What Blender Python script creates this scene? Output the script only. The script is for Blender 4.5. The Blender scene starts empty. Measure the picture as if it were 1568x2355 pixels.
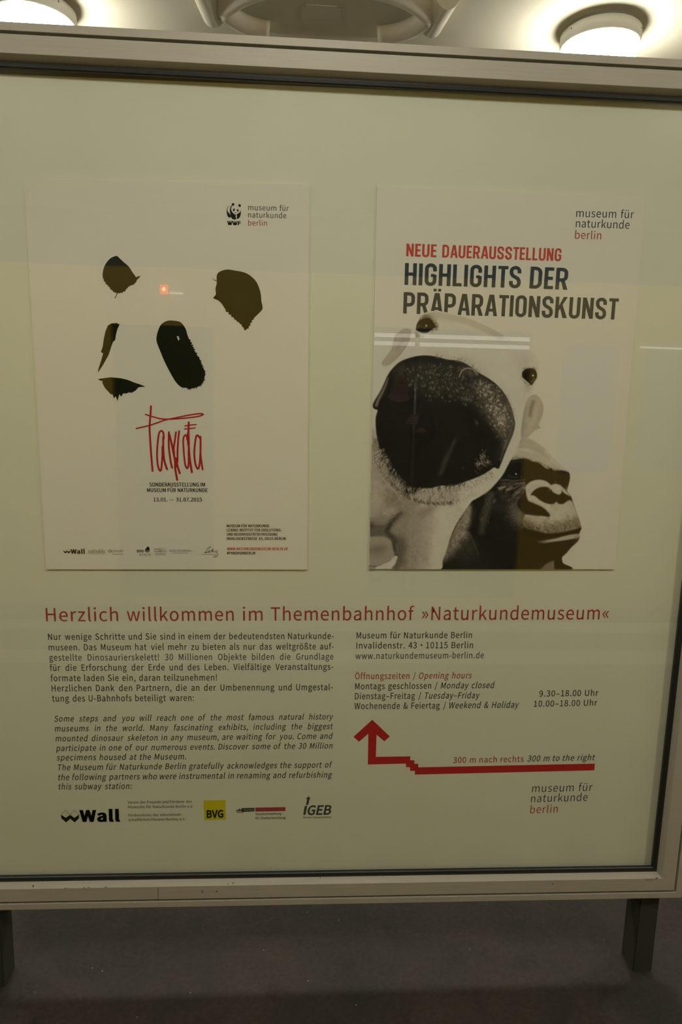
import bpy, bmesh, math, random
import numpy as np
from mathutils import Matrix, Vector
from mathutils.geometry import tessellate_polygon

SC = bpy.context.scene
COL = SC.collection
random.seed(7)
rng = np.random.default_rng(11)

# ------------------------------------------------------------------ camera, light, exposure
W, H, F = 1568, 2355, 1554.986
ZF = 1.070                                   # height added so that the platform floor is z = 0
CAM = np.array([0.57985204, -1.53813107, 0.39520333 + ZF])
RM = np.array([[0.99819412, -0.05480871, 0.02458676],
               [0.01539368, -0.16224025, -0.98663121],
               [0.05806494, 0.98522795, -0.16110356]])     # rows: right, down, forward
cd = bpy.data.cameras.new('camera'); cam = bpy.data.objects.new('camera', cd); COL.objects.link(cam)
cd.sensor_fit = 'VERTICAL'; cd.sensor_height = 24.0; cd.lens = F * 24.0 / H
cd.clip_start = 0.02
cam.matrix_world = Matrix(((RM[0][0], -RM[1][0], -RM[2][0], CAM[0]),
                           (RM[0][1], -RM[1][1], -RM[2][1], CAM[1]),
                           (RM[0][2], -RM[1][2], -RM[2][2], CAM[2]), (0, 0, 0, 1)))
SC.camera = cam
SC.view_settings.view_transform = 'Standard'; SC.view_settings.look = 'None'
SC.view_settings.gamma = 1.0; SC.view_settings.use_curve_mapping = False
SC.view_settings.exposure = 0.0
LAMP_STRENGTH = 69.0
LAMP_COLOUR = (1.0, 0.96, 0.91)
wd = bpy.data.worlds.new('world'); SC.world = wd; wd.use_nodes = True
wd.node_tree.nodes['Background'].inputs[0].default_value = (0.01, 0.01, 0.01, 1)
wd.node_tree.nodes['Background'].inputs[1].default_value = 0.0

# ------------------------------------------------------------------ measuring helpers
def rayv(px, py):
    px = np.asarray(px, float); py = np.asarray(py, float)
    v = np.stack([(px - W / 2) / F, (py - H / 2) / F, np.ones_like(px)], -1)
    return v @ RM
def on_y(px, py, y):
    d = rayv(px, py); t = (y - CAM[1]) / d[..., 1]
    return CAM + d * t[..., None]
def on_z(px, py, z):
    d = rayv(px, py); t = (z - CAM[2]) / d[..., 2]
    return CAM + d * t[..., None]
GLASS_Y = -0.0315
def mirror_at(px, py, y):
    """the point of the platform opposite that the glass shows at this place"""
    d = rayv(px, py); g = CAM + d * (GLASS_Y - CAM[1]) / d[1]
    r = np.array([d[0], -d[1], d[2]])
    return g + r * (y - g[1]) / r[1]

# ------------------------------------------------------------------ materials
def mat(name, col=(.8, .8, .8), rough=.5, metal=0.0, spec=.5, emit=None, strength=0.0):
    m = bpy.data.materials.new(name); m.use_nodes = True
    b = m.node_tree.nodes['Principled BSDF']
    b.inputs['Base Color'].default_value = (*col, 1); b.inputs['Roughness'].default_value = rough
    b.inputs['Metallic'].default_value = metal; b.inputs['Specular IOR Level'].default_value = spec
    if emit:
        b.inputs['Emission Color'].default_value = (*emit, 1); b.inputs['Emission Strength'].default_value = strength
    return m
def noisy(m, c1, c2, scale, detail=6, lo=.35, hi=.65, stretch=None, bump=0.0, rough=None):
    nt = m.node_tree; b = nt.nodes['Principled BSDF']
    tc = nt.nodes.new('ShaderNodeTexCoord'); mp = nt.nodes.new('ShaderNodeMapping')
    if stretch: mp.inputs['Scale'].default_value = stretch
    n = nt.nodes.new('ShaderNodeTexNoise'); n.inputs['Scale'].default_value = scale; n.inputs['Detail'].default_value = detail
    r = nt.nodes.new('ShaderNodeValToRGB')
    r.color_ramp.elements[0].position = lo; r.color_ramp.elements[0].color = (*c1, 1)
    r.color_ramp.elements[1].position = hi; r.color_ramp.elements[1].color = (*c2, 1)
    nt.links.new(tc.outputs['Object'], mp.inputs[0]); nt.links.new(mp.outputs[0], n.inputs['Vector'])
    nt.links.new(n.outputs['Fac'], r.inputs[0]); nt.links.new(r.outputs[0], b.inputs['Base Color'])
    if bump:
        bp = nt.nodes.new('ShaderNodeBump'); bp.inputs['Strength'].default_value = bump; bp.inputs['Distance'].default_value = .01
        nt.links.new(n.outputs['Fac'], bp.inputs['Height']); nt.links.new(bp.outputs[0], b.inputs['Normal'])
    return m, n, r
M = {}
M['alu'] = mat('brushed_aluminium', (.46, .44, .34), .55, .2, .4)
noisy(M['alu'], (.42, .405, .32), (.46, .445, .35), 8, 4, .3, .7, (1, 30, 30))
M['alu_body'] = mat('aluminium_body', (.44, .42, .33), .55, .2)
M['gasket'] = mat('black_rubber', (.012, .014, .011), .45)
M['groove'] = mat('groove_dark', (.018, .016, .016), .7)
M['leg'] = mat('dark_leg', (.035, .040, .028), .5)
M['cavity'] = mat('case_inside', (.30, .30, .25), .7)
M['sheet'] = mat('printed_sheet', (.715, .735, .585), .55, 0, .3)
noisy(M['sheet'], (.705, .725, .575), (.725, .745, .60), 3, 2)
M['paper'] = mat('poster_paper', (.765, .75, .645), .5, 0, .12)
M['ink'] = mat('ink_dark', (.058, .066, .048), .5, 0, .12)
M['ink_black'] = mat('ink_black', (.009, .012, .004), .5, 0, .12)
M['ink_slate'] = mat('ink_slate', (.045, .060, .066), .5, 0, .12)
M['ink_grey'] = mat('ink_grey', (.20, .19, .14), .5, 0, .12)
M['ink_pale'] = mat('ink_pale_grey', (.25, .235, .18), .5, 0, .12)
M['ink_red'] = mat('ink_red', (.40, .052, .034), .5, 0, .12)
M['ink_headline'] = mat('ink_headline_red', (.55, .075, .045), .5, 0, .12)
M['ink_rose'] = mat('ink_rose', (.38, .065, .05), .5, 0, .12)
M['ink_crimson'] = mat('ink_crimson', (.46, .022, .018), .5, 0, .12)
M['ink_wine'] = mat('ink_wine', (.36, .05, .055), .5, 0, .12)
M['ink_yellow'] = mat('ink_yellow', (.62, .56, .01), .5, 0, .3)
M['ceiling'] = mat('ceiling_paint', (.74, .70, .52), .7, 0, .2)
noisy(M['ceiling'], (.72, .68, .50), (.76, .72, .545), 2.5, 5)
M['plaster'] = mat('moulding_paint', (.76, .72, .54), .6, 0, .3)
M['hatch'] = mat('hatch_paint', (.70, .66, .49), .55, 0, .3)
M['lamp_body'] = mat('lamp_housing', (.80, .79, .70), .35, 0, .5)
M['lamp_back'] = mat('lamp_back_plate', (.35, .34, .31), .6)
M['lens'] = mat('lamp_diffuser', (.9, .9, .86), .4, 0, .3, LAMP_COLOUR, LAMP_STRENGTH)
M['screw'] = mat('lamp_screw', (.15, .14, .13), .4, .8)
M['wall'] = mat('tunnel_wall', (.30, .29, .24), .7)
noisy(M['wall'], (.66, .64, .52), (.74, .72, .60), 3, 6)
M['stripe'] = mat('pale_stone_stripe', (.50, .49, .42), .6)
noisy(M['stripe'], (.42, .41, .35), (.54, .53, .46), 9, 6)
M['ballast'] = mat('track_bed', (.10, .09, .075), .9)
M['train'] = mat('train_yellow', (.80, .50, .015), .35, 0, .5)
M['train_in'] = mat('train_interior', (.26, .27, .22), .6)
M['train_panel'] = mat('train_window_pale', (.42, .42, .44), .4)
M['train_trim'] = mat('train_trim', (.05, .05, .05), .5)
M['tube'] = mat('train_strip_light', (.9, .9, .9), .4, 0, .3, (1.0, .97, .88), 2.2)
M['signal'] = mat('red_signal', (.9, .2, .05), .4, 0, .3, (1.0, .22, .04), 26.0)
M['signal_red'] = mat('red_signal_halo', (.6, .05, .02), .4, 0, .3, (1.0, .10, .01), 5.5)  # halo of the signal lamp, put into the box as emission
M['pole'] = mat('grab_pole', (.55, .55, .53), .3, .9)
M['coat'] = mat('dark_coat', (.05, .052, .045), .85)
M['skin'] = mat('skin', (.62, .36, .25), .55)
M['hair'] = mat('hair', (.12, .07, .04), .6)
M['trouser'] = mat('dark_trousers', (.025, .026, .03), .85)

# floor: worn dark asphalt with brown patches, scuffs and pale grit
m = mat('asphalt_floor', (.05, .045, .03), .62, 0, .35); M['floor'] = m
nt = m.node_tree; b = nt.nodes['Principled BSDF']; L = nt.links.new
tc = nt.nodes.new('ShaderNodeTexCoord')
def nz(scale, detail=6, rough=.6):
    n = nt.nodes.new('ShaderNodeTexNoise'); n.inputs['Scale'].default_value = scale
    n.inputs['Detail'].default_value = detail; n.inputs['Roughness'].default_value = rough
    L(tc.outputs['Object'], n.inputs['Vector']); return n
def ramp(src, stops):
    r = nt.nodes.new('ShaderNodeValToRGB'); e = r.color_ramp.elements
    while len(e) < len(stops): e.new(.5)
    for k, (p, c) in enumerate(stops): e[k].position = p; e[k].color = (*c, 1)
    L(src, r.inputs[0]); return r
def mix(fac, a, bb, mode='MIX'):
    x = nt.nodes.new('ShaderNodeMix'); x.data_type = 'RGBA'; x.blend_type = mode
    if isinstance(fac, float): x.inputs[0].default_value = fac
    else: L(fac, x.inputs[0])
    for s, k in ((a, 6), (bb, 7)):
        if isinstance(s, tuple): x.inputs[k].default_value = (*s, 1)
        else: L(s, x.inputs[k])
    return x.outputs[2]
big = ramp(nz(3.2, 8, .65).outputs['Fac'], [(.32, (.026, .025, .017)), (.5, (.037, .031, .022)), (.68, (.050, .038, .029))])
fine = ramp(nz(70, 6, .7).outputs['Fac'], [(.3, (.72, .72, .72)), (.7, (1.3, 1.3, 1.3))])
c = mix(1.0, big.outputs[0], fine.outputs[0], 'MULTIPLY')
stain = ramp(nz(9, 5, .6).outputs['Fac'], [(.30, (.55, .56, .52)), (.45, (1, 1, 1))])
c = mix(.8, c, stain.outputs[0], 'MULTIPLY')
vo = nt.nodes.new('ShaderNodeTexVoronoi'); vo.inputs['Scale'].default_value = 34; L(tc.outputs['Object'], vo.inputs['Vector'])
vs = nt.nodes.new('ShaderNodeSeparateColor'); L(vo.outputs['Color'], vs.inputs[0])
def mth(op, a, bb):
    x = nt.nodes.new('ShaderNodeMath'); x.operation = op
    for k, s in ((0, a), (1, bb)):
        if isinstance(s, (int, float)): x.inputs[k].default_value = s
        else: L(s, x.inputs[k])
    return x.outputs[0]
speck = mth('MULTIPLY', mth('LESS_THAN', vo.outputs['Distance'], .065), mth('GREATER_THAN', vs.outputs[0], .86))
c = mix(speck, c, (.30, .28, .23))
L(c, b.inputs['Base Color'])
bp = nt.nodes.new('ShaderNodeBump'); bp.inputs['Strength'].default_value = .35; bp.inputs['Distance'].default_value = .004
L(nz(120, 4, .7).outputs['Fac'], bp.inputs['Height']); L(bp.outputs[0], b.inputs['Normal'])

# glass: clear, with the small mirror reflection a pane has at every angle
m = bpy.data.materials.new('pane_glass'); m.use_nodes = True; M['glass'] = m
nt = m.node_tree; nt.nodes.clear(); L = nt.links.new
out = nt.nodes.new('ShaderNodeOutputMaterial'); tr = nt.nodes.new('ShaderNodeBsdfTransparent'); gl = nt.nodes.new('ShaderNodeBsdfGlossy')
gl.inputs['Roughness'].default_value = 0.0; tr.inputs[0].default_value = (.985, .995, .98, 1)
ge = nt.nodes.new('ShaderNodeNewGeometry'); dt = nt.nodes.new('ShaderNodeVectorMath'); dt.operation = 'DOT_PRODUCT'
L(ge.outputs['Normal'], dt.inputs[0]); L(ge.outputs['Incoming'], dt.inputs[1])
ab = mth('ABSOLUTE', dt.outputs['Value'], 0); iv = mth('SUBTRACT', 1.0, ab); p5 = mth('POWER', iv, 5.0)
fr = mth('ADD', mth('MULTIPLY', p5, .96), .04)
mx = nt.nodes.new('ShaderNodeMixShader'); L(fr, mx.inputs[0]); L(tr.outputs[0], mx.inputs[1]); L(gl.outputs[0], mx.inputs[2]); L(mx.outputs[0], out.inputs[0])

# printed photograph: colour comes from the print itself
m = mat('printed_photograph', (.5, .5, .5), .5, 0, .12); M['print'] = m
at = m.node_tree.nodes.new('ShaderNodeVertexColor'); at.layer_name = 'print'
m.node_tree.links.new(at.outputs[0], m.node_tree.nodes['Principled BSDF'].inputs['Base Color'])

# ------------------------------------------------------------------ object helpers
def link(name, me, m, parent=None):
    o = bpy.data.objects.new(name, me); COL.objects.link(o)
    if m is not None: me.materials.append(m if not isinstance(m, str) else M[m])
    if parent is not None: o.parent = parent
    return o
def obj(name, bm, m, parent=None, smooth=False):
    me = bpy.data.meshes.new(name); bmesh.ops.recalc_face_normals(bm, faces=bm.faces); bm.to_mesh(me); bm.free()
    if smooth:
        for p in me.polygons: p.use_smooth = True
    return link(name, me, m, parent)
def tag(o, label=None, cat=None, group=None, kind=None):
    if label: o['label'] = label
    if cat: o['category'] = cat
    if group: o['group'] = group
    if kind: o['kind'] = kind
    return o
def empty(name, loc=(0, 0, 0)):
    o = bpy.data.objects.new(name, None); COL.objects.link(o); o.location = loc; o.empty_display_size = .1; return o
def box(bm, x0, x1, y0, y1, z0, z1):
    v = [bm.verts.new((x, y, z)) for x in (x0, x1) for y in (y0, y1) for z in (z0, z1)]
    for f in ((0, 1, 3, 2), (4, 6, 7, 5), (0, 4, 5, 1), (2, 3, 7, 6), (0, 2, 6, 4), (1, 5, 7, 3)): bm.faces.new([v[i] for i in f])
def bevelled(bm, w=.002, seg=2):
    bmesh.ops.bevel(bm, geom=list(bm.edges), offset=w, segments=seg, affect='EDGES', profile=.5)
def lathe(bm, prof, n=64, c=(0, 0, 0), close_top=True, close_bot=True):
    rings = []
    for r, z in prof:
        rings.append([bm.verts.new((c[0] + r * math.cos(2 * math.pi * k / n), c[1] + r * math.sin(2 * math.pi * k / n), c[2] + z)) for k in range(n)])
    for a, b_ in zip(rings, rings[1:]):
        for k in range(n): bm.faces.new((a[k], a[(k + 1) % n], b_[(k + 1) % n], b_[k]))
    if close_top: bm.faces.new(rings[0])
    if close_bot: bm.faces.new(rings[-1])
def tube(bm, pts, r, n=12, cap=True):
    pts = [Vector(p) for p in pts]; rings = []
    for i, p in enumerate(pts):
        t = (pts[min(i + 1, len(pts) - 1)] - pts[max(i - 1, 0)]).normalized()
        a = t.cross(Vector((0, 0, 1)))
        if a.length < 1e-4: a = Vector((1, 0, 0))
        a.normalize(); b_ = t.cross(a).normalized()
        rr = r[i] if isinstance(r, (list, tuple)) else r
        rings.append([bm.verts.new(p + (a * math.cos(2 * math.pi * k / n) + b_ * math.sin(2 * math.pi * k / n)) * rr) for k in range(n)])
    for a, b_ in zip(rings, rings[1:]):
        for k in range(n): bm.faces.new((a[k], a[(k + 1) % n], b_[(k + 1) % n], b_[k]))
    if cap: bm.faces.new(rings[0]); bm.faces.new(rings[-1])

# ------------------------------------------------------------------ the station: floor, ceiling, walls
ZC = CAM[2] + 1.45                            # ceiling height
def slab(name, x0, x1, y0, y1, z0, z1, m, kind='structure'):
    bm = bmesh.new(); box(bm, x0, x1, y0, y1, z0, z1); o = obj(name, bm, m); o['kind'] = kind; return o
X0, X1, YA, YB = -6.0, 7.2, -2.9, 3.4
slab('floor', X0, X1, YA, YB, -.9, 0, 'floor')
slab('floor_trackbed', X0, X1, -6.2, YA, -1.0, -.9, 'ballast')
slab('ceiling', X0, X1, -6.2, YB, ZC, ZC + .2, 'ceiling')
slab('wall_back', X0, X1, YB, YB + .2, -1.0, ZC + .2, 'wall')
slab('wall_front', X0, X1, -6.4, -6.2, -1.0, ZC + .2, 'wall')
slab('wall_left', X0 - .2, X0, -6.4, YB + .2, -1.0, ZC + .2, 'wall')
slab('wall_right', X1, X1 + .2, -6.4, YB + .2, -1.0, ZC + .2, 'wall')
slab('trim_1', X0, X1, -2.36, -2.16, 0, .003, 'stripe')      # pale safety stripe along the platform edge
slab('trim_2', X0, X1, YA, -2.70, 0, .004, 'stripe')

# ------------------------------------------------------------------ ceiling lamps
lc = on_z(1379, 99, ZC - .05); l2 = on_z(79, 41, ZC - .05)
dxl = lc[0] - l2[0]; LR = .150
def make_lamp(loc):
    t = empty('ceiling_lamp', loc)
    bm = bmesh.new(); lathe(bm, [(LR * .86, 0), (LR * .86, -.018)]); obj('back_plate', bm, 'lamp_back', t)
    bm = bmesh.new()
    lathe(bm, [(LR * .80, -.018), (LR * .97, -.018), (LR, -.022), (LR * 1.0, -.050), (LR * .985, -.054), (LR * .985, -.064), (LR * .97, -.069), (LR * .955, -.069), (LR * .945, -.066), (LR * .80, -.064)], 96)
    h = obj('housing', bm, 'lamp_body', t, True)
    bm = bmesh.new()
    pr = [(LR * q_, -z_) for q_, z_ in ((.945, .066), (.945, .080), (.93, .094), (.905, .107), (.86, .118), (.78, .124), (.66, .129), (.50, .133), (.30, .136), (.12, .1375), (.01, .138))]
    lathe(bm, pr, 96); obj('diffuser', bm, 'lens', t, True)['label'] = 'glowing white domed diffuser'
    for a in (.9, 3.0, 5.1):
        bm = bmesh.new(); bmesh.ops.create_uvsphere(bm, u_segments=10, v_segments=6, radius=.0028)
        bmesh.ops.translate(bm, verts=bm.verts, vec=(LR * math.cos(a + .55), LR * math.sin(a + .55), -.034)); obj('screw', bm, 'screw', h, True)
    return t
def copy_tree(o, parent=None):
    c_ = o.copy(); COL.objects.link(c_); c_.parent = parent
    for ch in list(o.children): copy_tree(ch, c_)
    return c_
G = 'round lamps along the platform ceiling'
lamp = make_lamp((lc[0], lc[1], ZC)); tag(lamp, 'whole round glowing ceiling lamp above the right end of the display case', 'ceiling lamp', G)
o = copy_tree(lamp); o.location = (l2[0], l2[1], ZC); tag(o, 'round glowing ceiling lamp cut off by the top left corner, larger of the two', 'ceiling lamp', G)
YL = -1.9
for x, y in ((l2[0] - dxl, l2[1]), (lc[0] + dxl, lc[1]), (-1.2, YL), (2.68, YL), (.62, -1.5), (5.3, YL)):
    o = copy_tree(lamp); o.location = (x, y, ZC); tag(o, 'round ceiling lamp out of the picture, further along the platform', 'ceiling lamp', G)

# ------------------------------------------------------------------ ceiling moulding and hatch
def half_round(bm, pts, r, n=10, sink=.004):
    """rounded raised moulding lying against the ceiling"""
    rings = []
    pts = [Vector((p[0], p[1], 0)) for p in pts]
    for i, p in enumerate(pts):
        t = (pts[min(i + 1, len(pts) - 1)] - pts[max(i - 1, 0)]).normalized(); a = Vector((-t.y, t.x, 0))
        rings.append([bm.verts.new(p + a * r * math.cos(math.pi * k / n) + Vector((0, 0, ZC + sink - r * 1.15 * math.sin(math.pi * k / n)))) for k in range(n + 1)])
    for a, b_ in zip(rings, rings[1:]):
        for k in range(n): bm.faces.new((a[k], a[k + 1], b_[k + 1], b_[k]))
        bm.faces.new((a[0], b_[0], b_[n], a[n]))
    bm.faces.new(rings[0]); bm.faces.new(rings[-1])
def ceil(px, py, dz=.03): return on_z(px, py, ZC - dz)[:2]
jl, jr = ceil(512, 34), ceil(990, 48)
orn = empty('ceiling_moulding', ((jl[0] + jr[0]) / 2, (jl[1] + jr[1]) / 2, 0))
def orn_part(name, pts, r):
    bm = bmesh.new(); half_round(bm, pts, r); bmesh.ops.translate(bm, verts=bm.verts, vec=-orn.location)
    o_ = obj(name, bm, 'plaster', orn, True)
    for p in o_.data.polygons: p.use_smooth = len(p.vertices) == 4
    return o_
def arc(p, q, bulge, n=14):
    p, q = np.array(p), np.array(q); d = q - p; nrm = np.array([-d[1], d[0]])
    return [p + d * t + nrm * bulge * 4 * t * (1 - t) for t in np.linspace(0, 1, n)]
bl0, bl1 = ceil(470, 0), ceil(492, 52); br0, br1 = ceil(1024, 16), ceil(990, 76)
tl = (bl1 - bl0) / np.linalg.norm(bl1 - bl0)
orn_part('bar', [bl1 - tl * .42, bl1], .046); tr_ = (br1 - br0) / np.linalg.norm(br1 - br0)
orn_part('bar', [br0 - tr_ * .02, br1], .046)
orn_part('arm', arc(jl, ceil(617, 80), .13), .044); orn_part('arm', arc(jr, ceil(871, 92), -.13), .044)
nl = 2 * jl - np.array(ceil(617, 80)); nl = np.array([ceil(617, 80)[0] + .06, nl[1] - .05]); nr = np.array([ceil(871, 92)[0] - .06, nl[1] - .02])
orn_part('arm', arc(jl, nl, -.10), .044); orn_part('arm', arc(jr, nr, .10), .044)
tag(orn, 'cream raised plaster moulding of curved arms on the ceiling between the two lamps', 'moulding')
ha, hb, hc_, hd = ceil(691, 13, .004), ceil(785, 15, .004), ceil(784, 54, .004), ceil(693, 51, .004)
bm = bmesh.new(); hx0, hx1, hy0, hy1 = (ha[0] + hd[0]) / 2, (hb[0] + hc_[0]) / 2, (ha[1] + hb[1]) / 2, (hc_[1] + hd[1]) / 2 + .03
box(bm, hx0, hx1, hy0, hy1, ZC - .0025, ZC + .001)
ve = [e for e in bm.edges if abs(e.verts[0].co.z - e.verts[1].co.z) > .0015]
bmesh.ops.bevel(bm, geom=ve, offset=.018, segments=5, affect='EDGES')
tag(obj('access_hatch', bm, 'hatch'), 'small flat cream hatch with rounded corners on the ceiling inside the moulding', 'hatch')

# ------------------------------------------------------------------ the display case
IX0, IX1, IZ0, IZ1 = -.205, 1.4945, -.7645 + ZF, 1.0450 + ZF      # opening of the door at the glass
case = empty('display_case', ((IX0 + IX1) / 2, 0, 0)); CX = case.location.x
tag(case, 'free-standing aluminium and glass display case holding the two exhibition posters', 'display case')
def ring(bm, prof, x0, x1, z0, z1, sides='TBLR'):
    """mitred frame: prof is a closed loop of (outward distance, y)"""
    corner = lambda r, y, sx, sz: ((x0 - r if sx < 0 else x1 + r) - CX, y, (z0 - r if sz < 0 else z1 + r))
    ends = {'B': ((-1, -1), (1, -1)), 'R': ((1, -1), (1, 1)), 'T': ((1, 1), (-1, 1)), 'L': ((-1, 1), (-1, -1))}
    for s in sides:
        a, b_ = ends[s]
        va = [bm.verts.new(corner(r, y, *a)) for r, y in prof]; vb = [bm.verts.new(corner(r, y, *b_)) for r, y in prof]
        n = len(prof)
        for k in range(n): bm.faces.new((va[k], va[(k + 1) % n], vb[(k + 1) % n], vb[k]))
        bm.faces.new(va); bm.faces.new(vb)
RAIL = [(0, -.030), (.0005, -.0312), (.0085, -.0495), (.0092, -.0500), (.0428, -.0500), (.0434, -.0494), (.0434, -.024), (0, -.024)]
door = bmesh.new(); ring(door, RAIL, IX0, IX1, IZ0, IZ1, 'B')
obj('bottom_rail', door, 'alu', case)['label'] = 'bottom rail with bright sloping ledge'
for nm, s in (('top_rail', 'T'), ('side_rail', 'L'), ('side_rail', 'R')):
    bm = bmesh.new(); ring(bm, RAIL, IX0, IX1, IZ0, IZ1, s); obj(nm, bm, 'alu', case)
bm = bmesh.new(); ring(bm, [(0.003, -.0255), (0.003, -.0335), (-.003, -.0348), (-.0085, -.0338), (-.0105, -.0318), (-.0105, -.0255)], IX0, IX1, IZ0, IZ1)
obj('gasket', bm, 'gasket', case)
bm = bmesh.new(); box(bm, IX0 - CX - .005, IX1 - CX + .005, -.0315, -.0265, IZ0 - .005, IZ1 + .005); obj('glass_pane', bm, 'glass', case)
# body: outer shell ring, groove behind the door, back
bm = bmesh.new(); ring(bm, [(.0492, -.0495), (.0497, -.050), (.0640, -.050), (.0648, -.0492), (.0648, .060), (.0492, .060)], IX0, IX1, IZ0, IZ1)
obj('case_body', bm, 'alu_body', case)
bm = bmesh.new(); ring(bm, [(.002, -.0235), (.0492, -.0235), (.0492, -.0006), (.002, -.0006)], IX0, IX1, IZ0, IZ1); obj('inner_rim', bm, 'groove', case)
bm = bmesh.new(); box(bm, IX0 - CX - .049, IX1 - CX + .049, .001, .058, IZ0 - .049, IZ1 + .049); obj('back_panel', bm, 'cavity', case)
# legs: dark square tubes on the floor
for lx0, lx1 in ((1.4695, 1.5215), (-.1955, -.1435)):
    bm = bmesh.new(); box(bm, lx0 - CX, lx1 - CX, -.020, .046, 0, IZ0 - .0645)
    bmesh.ops.bevel(bm, geom=[e for e in bm.edges if abs(e.verts[0].co.z - e.verts[1].co.z) > .1], offset=.003, segments=2, affect='EDGES')
    obj('leg', bm, 'leg', case)
# small engraved maker's plate low on the right of the bottom rail, and paint chips on the bright ledge
def flat_poly(pts, y):
    P = on_y([p[0] for p in pts], [p[1] for p in pts], y); return [tuple(q) for q in P]
class Flat:
    """collects printed outlines that all lie on one plane"""
    def __init__(s, y): s.y = y; s.v = []; s.f = []; s.n = 0
    def add(s, verts, faces):
        n = len(s.v); s.v += [tuple(map(float, q)) for q in verts]; s.f += [tuple(i + n for i in f) for f in faces]
    def poly(s, pts, k=1.0, ox=0, oy=0):
        q = [(ox + p[0] / k, oy + p[1] / k) for p in pts]
        s.add(flat_poly(q, s.y), [tuple(range(len(q)))])
    def stroke(s, pts, w, k=1.0, ox=0, oy=0, smooth=True, w_end=None):
        q = np.array([(ox + p[0] / k, oy + p[1] / k) for p in pts], float); w = w / k
        if smooth and len(q) > 2: q = catmull(q, 6, False)
        s.n += 1; yy = s.y - s.n * 2e-5; n = len(q); t = np.gradient(q, axis=0); t /= np.linalg.norm(t, axis=1)[:, None] + 1e-9
        nn = np.stack([-t[:, 1], t[:, 0]], 1)
        ww = np.full(n, w / 2) if w_end is None else np.linspace(w / 2, w_end / k / 2, n)
        a = q + nn * ww[:, None]; b_ = q - nn * ww[:, None]
        ys = yy - np.arange(n) * 3e-6; P = on_y(np.r_[a, b_][:, 0], np.r_[a, b_][:, 1], np.r_[ys, ys])
        s.add(P, [(i, i + 1, n + i + 1, n + i) for i in range(n - 1)])
        for c_, r in ((q[0], ww[0]), (q[-1], ww[-1])):
            ang = np.linspace(0, 2 * math.pi, 11)[:-1]; yy -= 1e-5
            s.add(on_y(c_[0] + r * np.cos(ang), c_[1] + r * np.sin(ang), yy), [tuple(range(10))])
    def ellipse(s, cx, cy, rx, ry, ang=0, n=28, k=1.0, ox=0, oy=0):
        t = np.linspace(0, 2 * math.pi, n + 1)[:-1]; ca, sa = math.cos(ang), math.sin(ang)
        x = rx * np.cos(t); y = ry * np.sin(t)
        s.poly([(cx + a * ca - b_ * sa, cy + a * sa + b_ * ca) for a, b_ in zip(x, y)], k, ox, oy)
    def build(s, name, m, parent):
        me = bpy.data.meshes.new(name)
        off = parent.matrix_world.translation if parent else Vector()
        base = np.array(world_loc(parent)) if parent else np.zeros(3)
        me.from_pydata([tuple(np.array(q) - base) for q in s.v], [], s.f)
        return link(name, me, m, parent)
def world_loc(o_):
    v = Vector()
    while o_ is not None: v += o_.location; o_ = o_.parent
    return tuple(v)
def catmull(q, n=6, closed=True):
    q = np.asarray(q, float); N = len(q); out_ = []
    for i in range(N if closed else N - 1):
        g = lambda j: q[j % N] if closed else q[min(max(j, 0), N - 1)]
        p0, p1, p2, p3 = g(i - 1), g(i), g(i + 1), g(i + 2)
        for t in np.linspace(0, 1, n, endpoint=False):
            out_.append(.5 * ((2 * p1) + (p2 - p0) * t + (2 * p0 - 5 * p1 + 4 * p2 - p3) * t * t + (3 * p1 - p0 - 3 * p2 + p3) * t ** 3))
    if not closed: out_.append(q[-1])
    return np.array(out_)
fl = Flat(-.0502)
for x0, x1, y0 in ((1483, 1501, 2021.5), (1503, 1507, 2021), (1484, 1500, 2024.5)): fl.poly([(x0, y0), (x1, y0 - .4), (x1, y0 + .9), (x0, y0 + 1.3)])
fl.poly([(1508, 2018), (1513, 2017.5), (1510, 2023), (1507, 2023)])
fl.build('maker_plate', 'ink_grey', case)
for x, y, w, h in ((363, 2042, 1.2, 25), (464, 2047, 1.6, 7), (496, 2049, 4, 2), (1269, 2032, 3, 2)):
    fl = Flat(-.0502); fl.poly([(x, y), (x + w, y), (x + w, y + h), (x, y + h)]); fl.build('scratch', 'groove', case)
def ledge(px, py):                              # point on the sloping ledge of the bottom rail
    y = -.031 - .018 * (py - 2016) / 22.0
    return on_y(px, py, y)
for cx, cy, w, h in ((76, 2032, 1.6, 3.2), (150, 2039.0, 2.6, 1.0), (193, 2038.8, 2, 1.2), (203, 2038.5, 2, 1.2), (208, 2038, 1, .8), (243, 2038, 3, 1.0), (192, 2025, 1, .7), (524, 2034.5, 2, 1), (536, 2033, 1.6, 2), (736, 2022, 1.2, 1.4)):
    me_v = []
    for a in range(8):
        q = ledge(cx + w * math.cos(a * math.pi / 4), cy + h * math.sin(a * math.pi / 4))
        zz = (IZ0 - .0005 - .008 * (-.0312 - q[1]) / .0183) + .0003
        me_v.append((q[0] - CX, q[1] - .0002, zz))
    me = bpy.data.meshes.new('paint_chip'); me.from_pydata(me_v, [], [tuple(range(8))]); link('paint_chip', me, 'groove', case)

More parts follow.
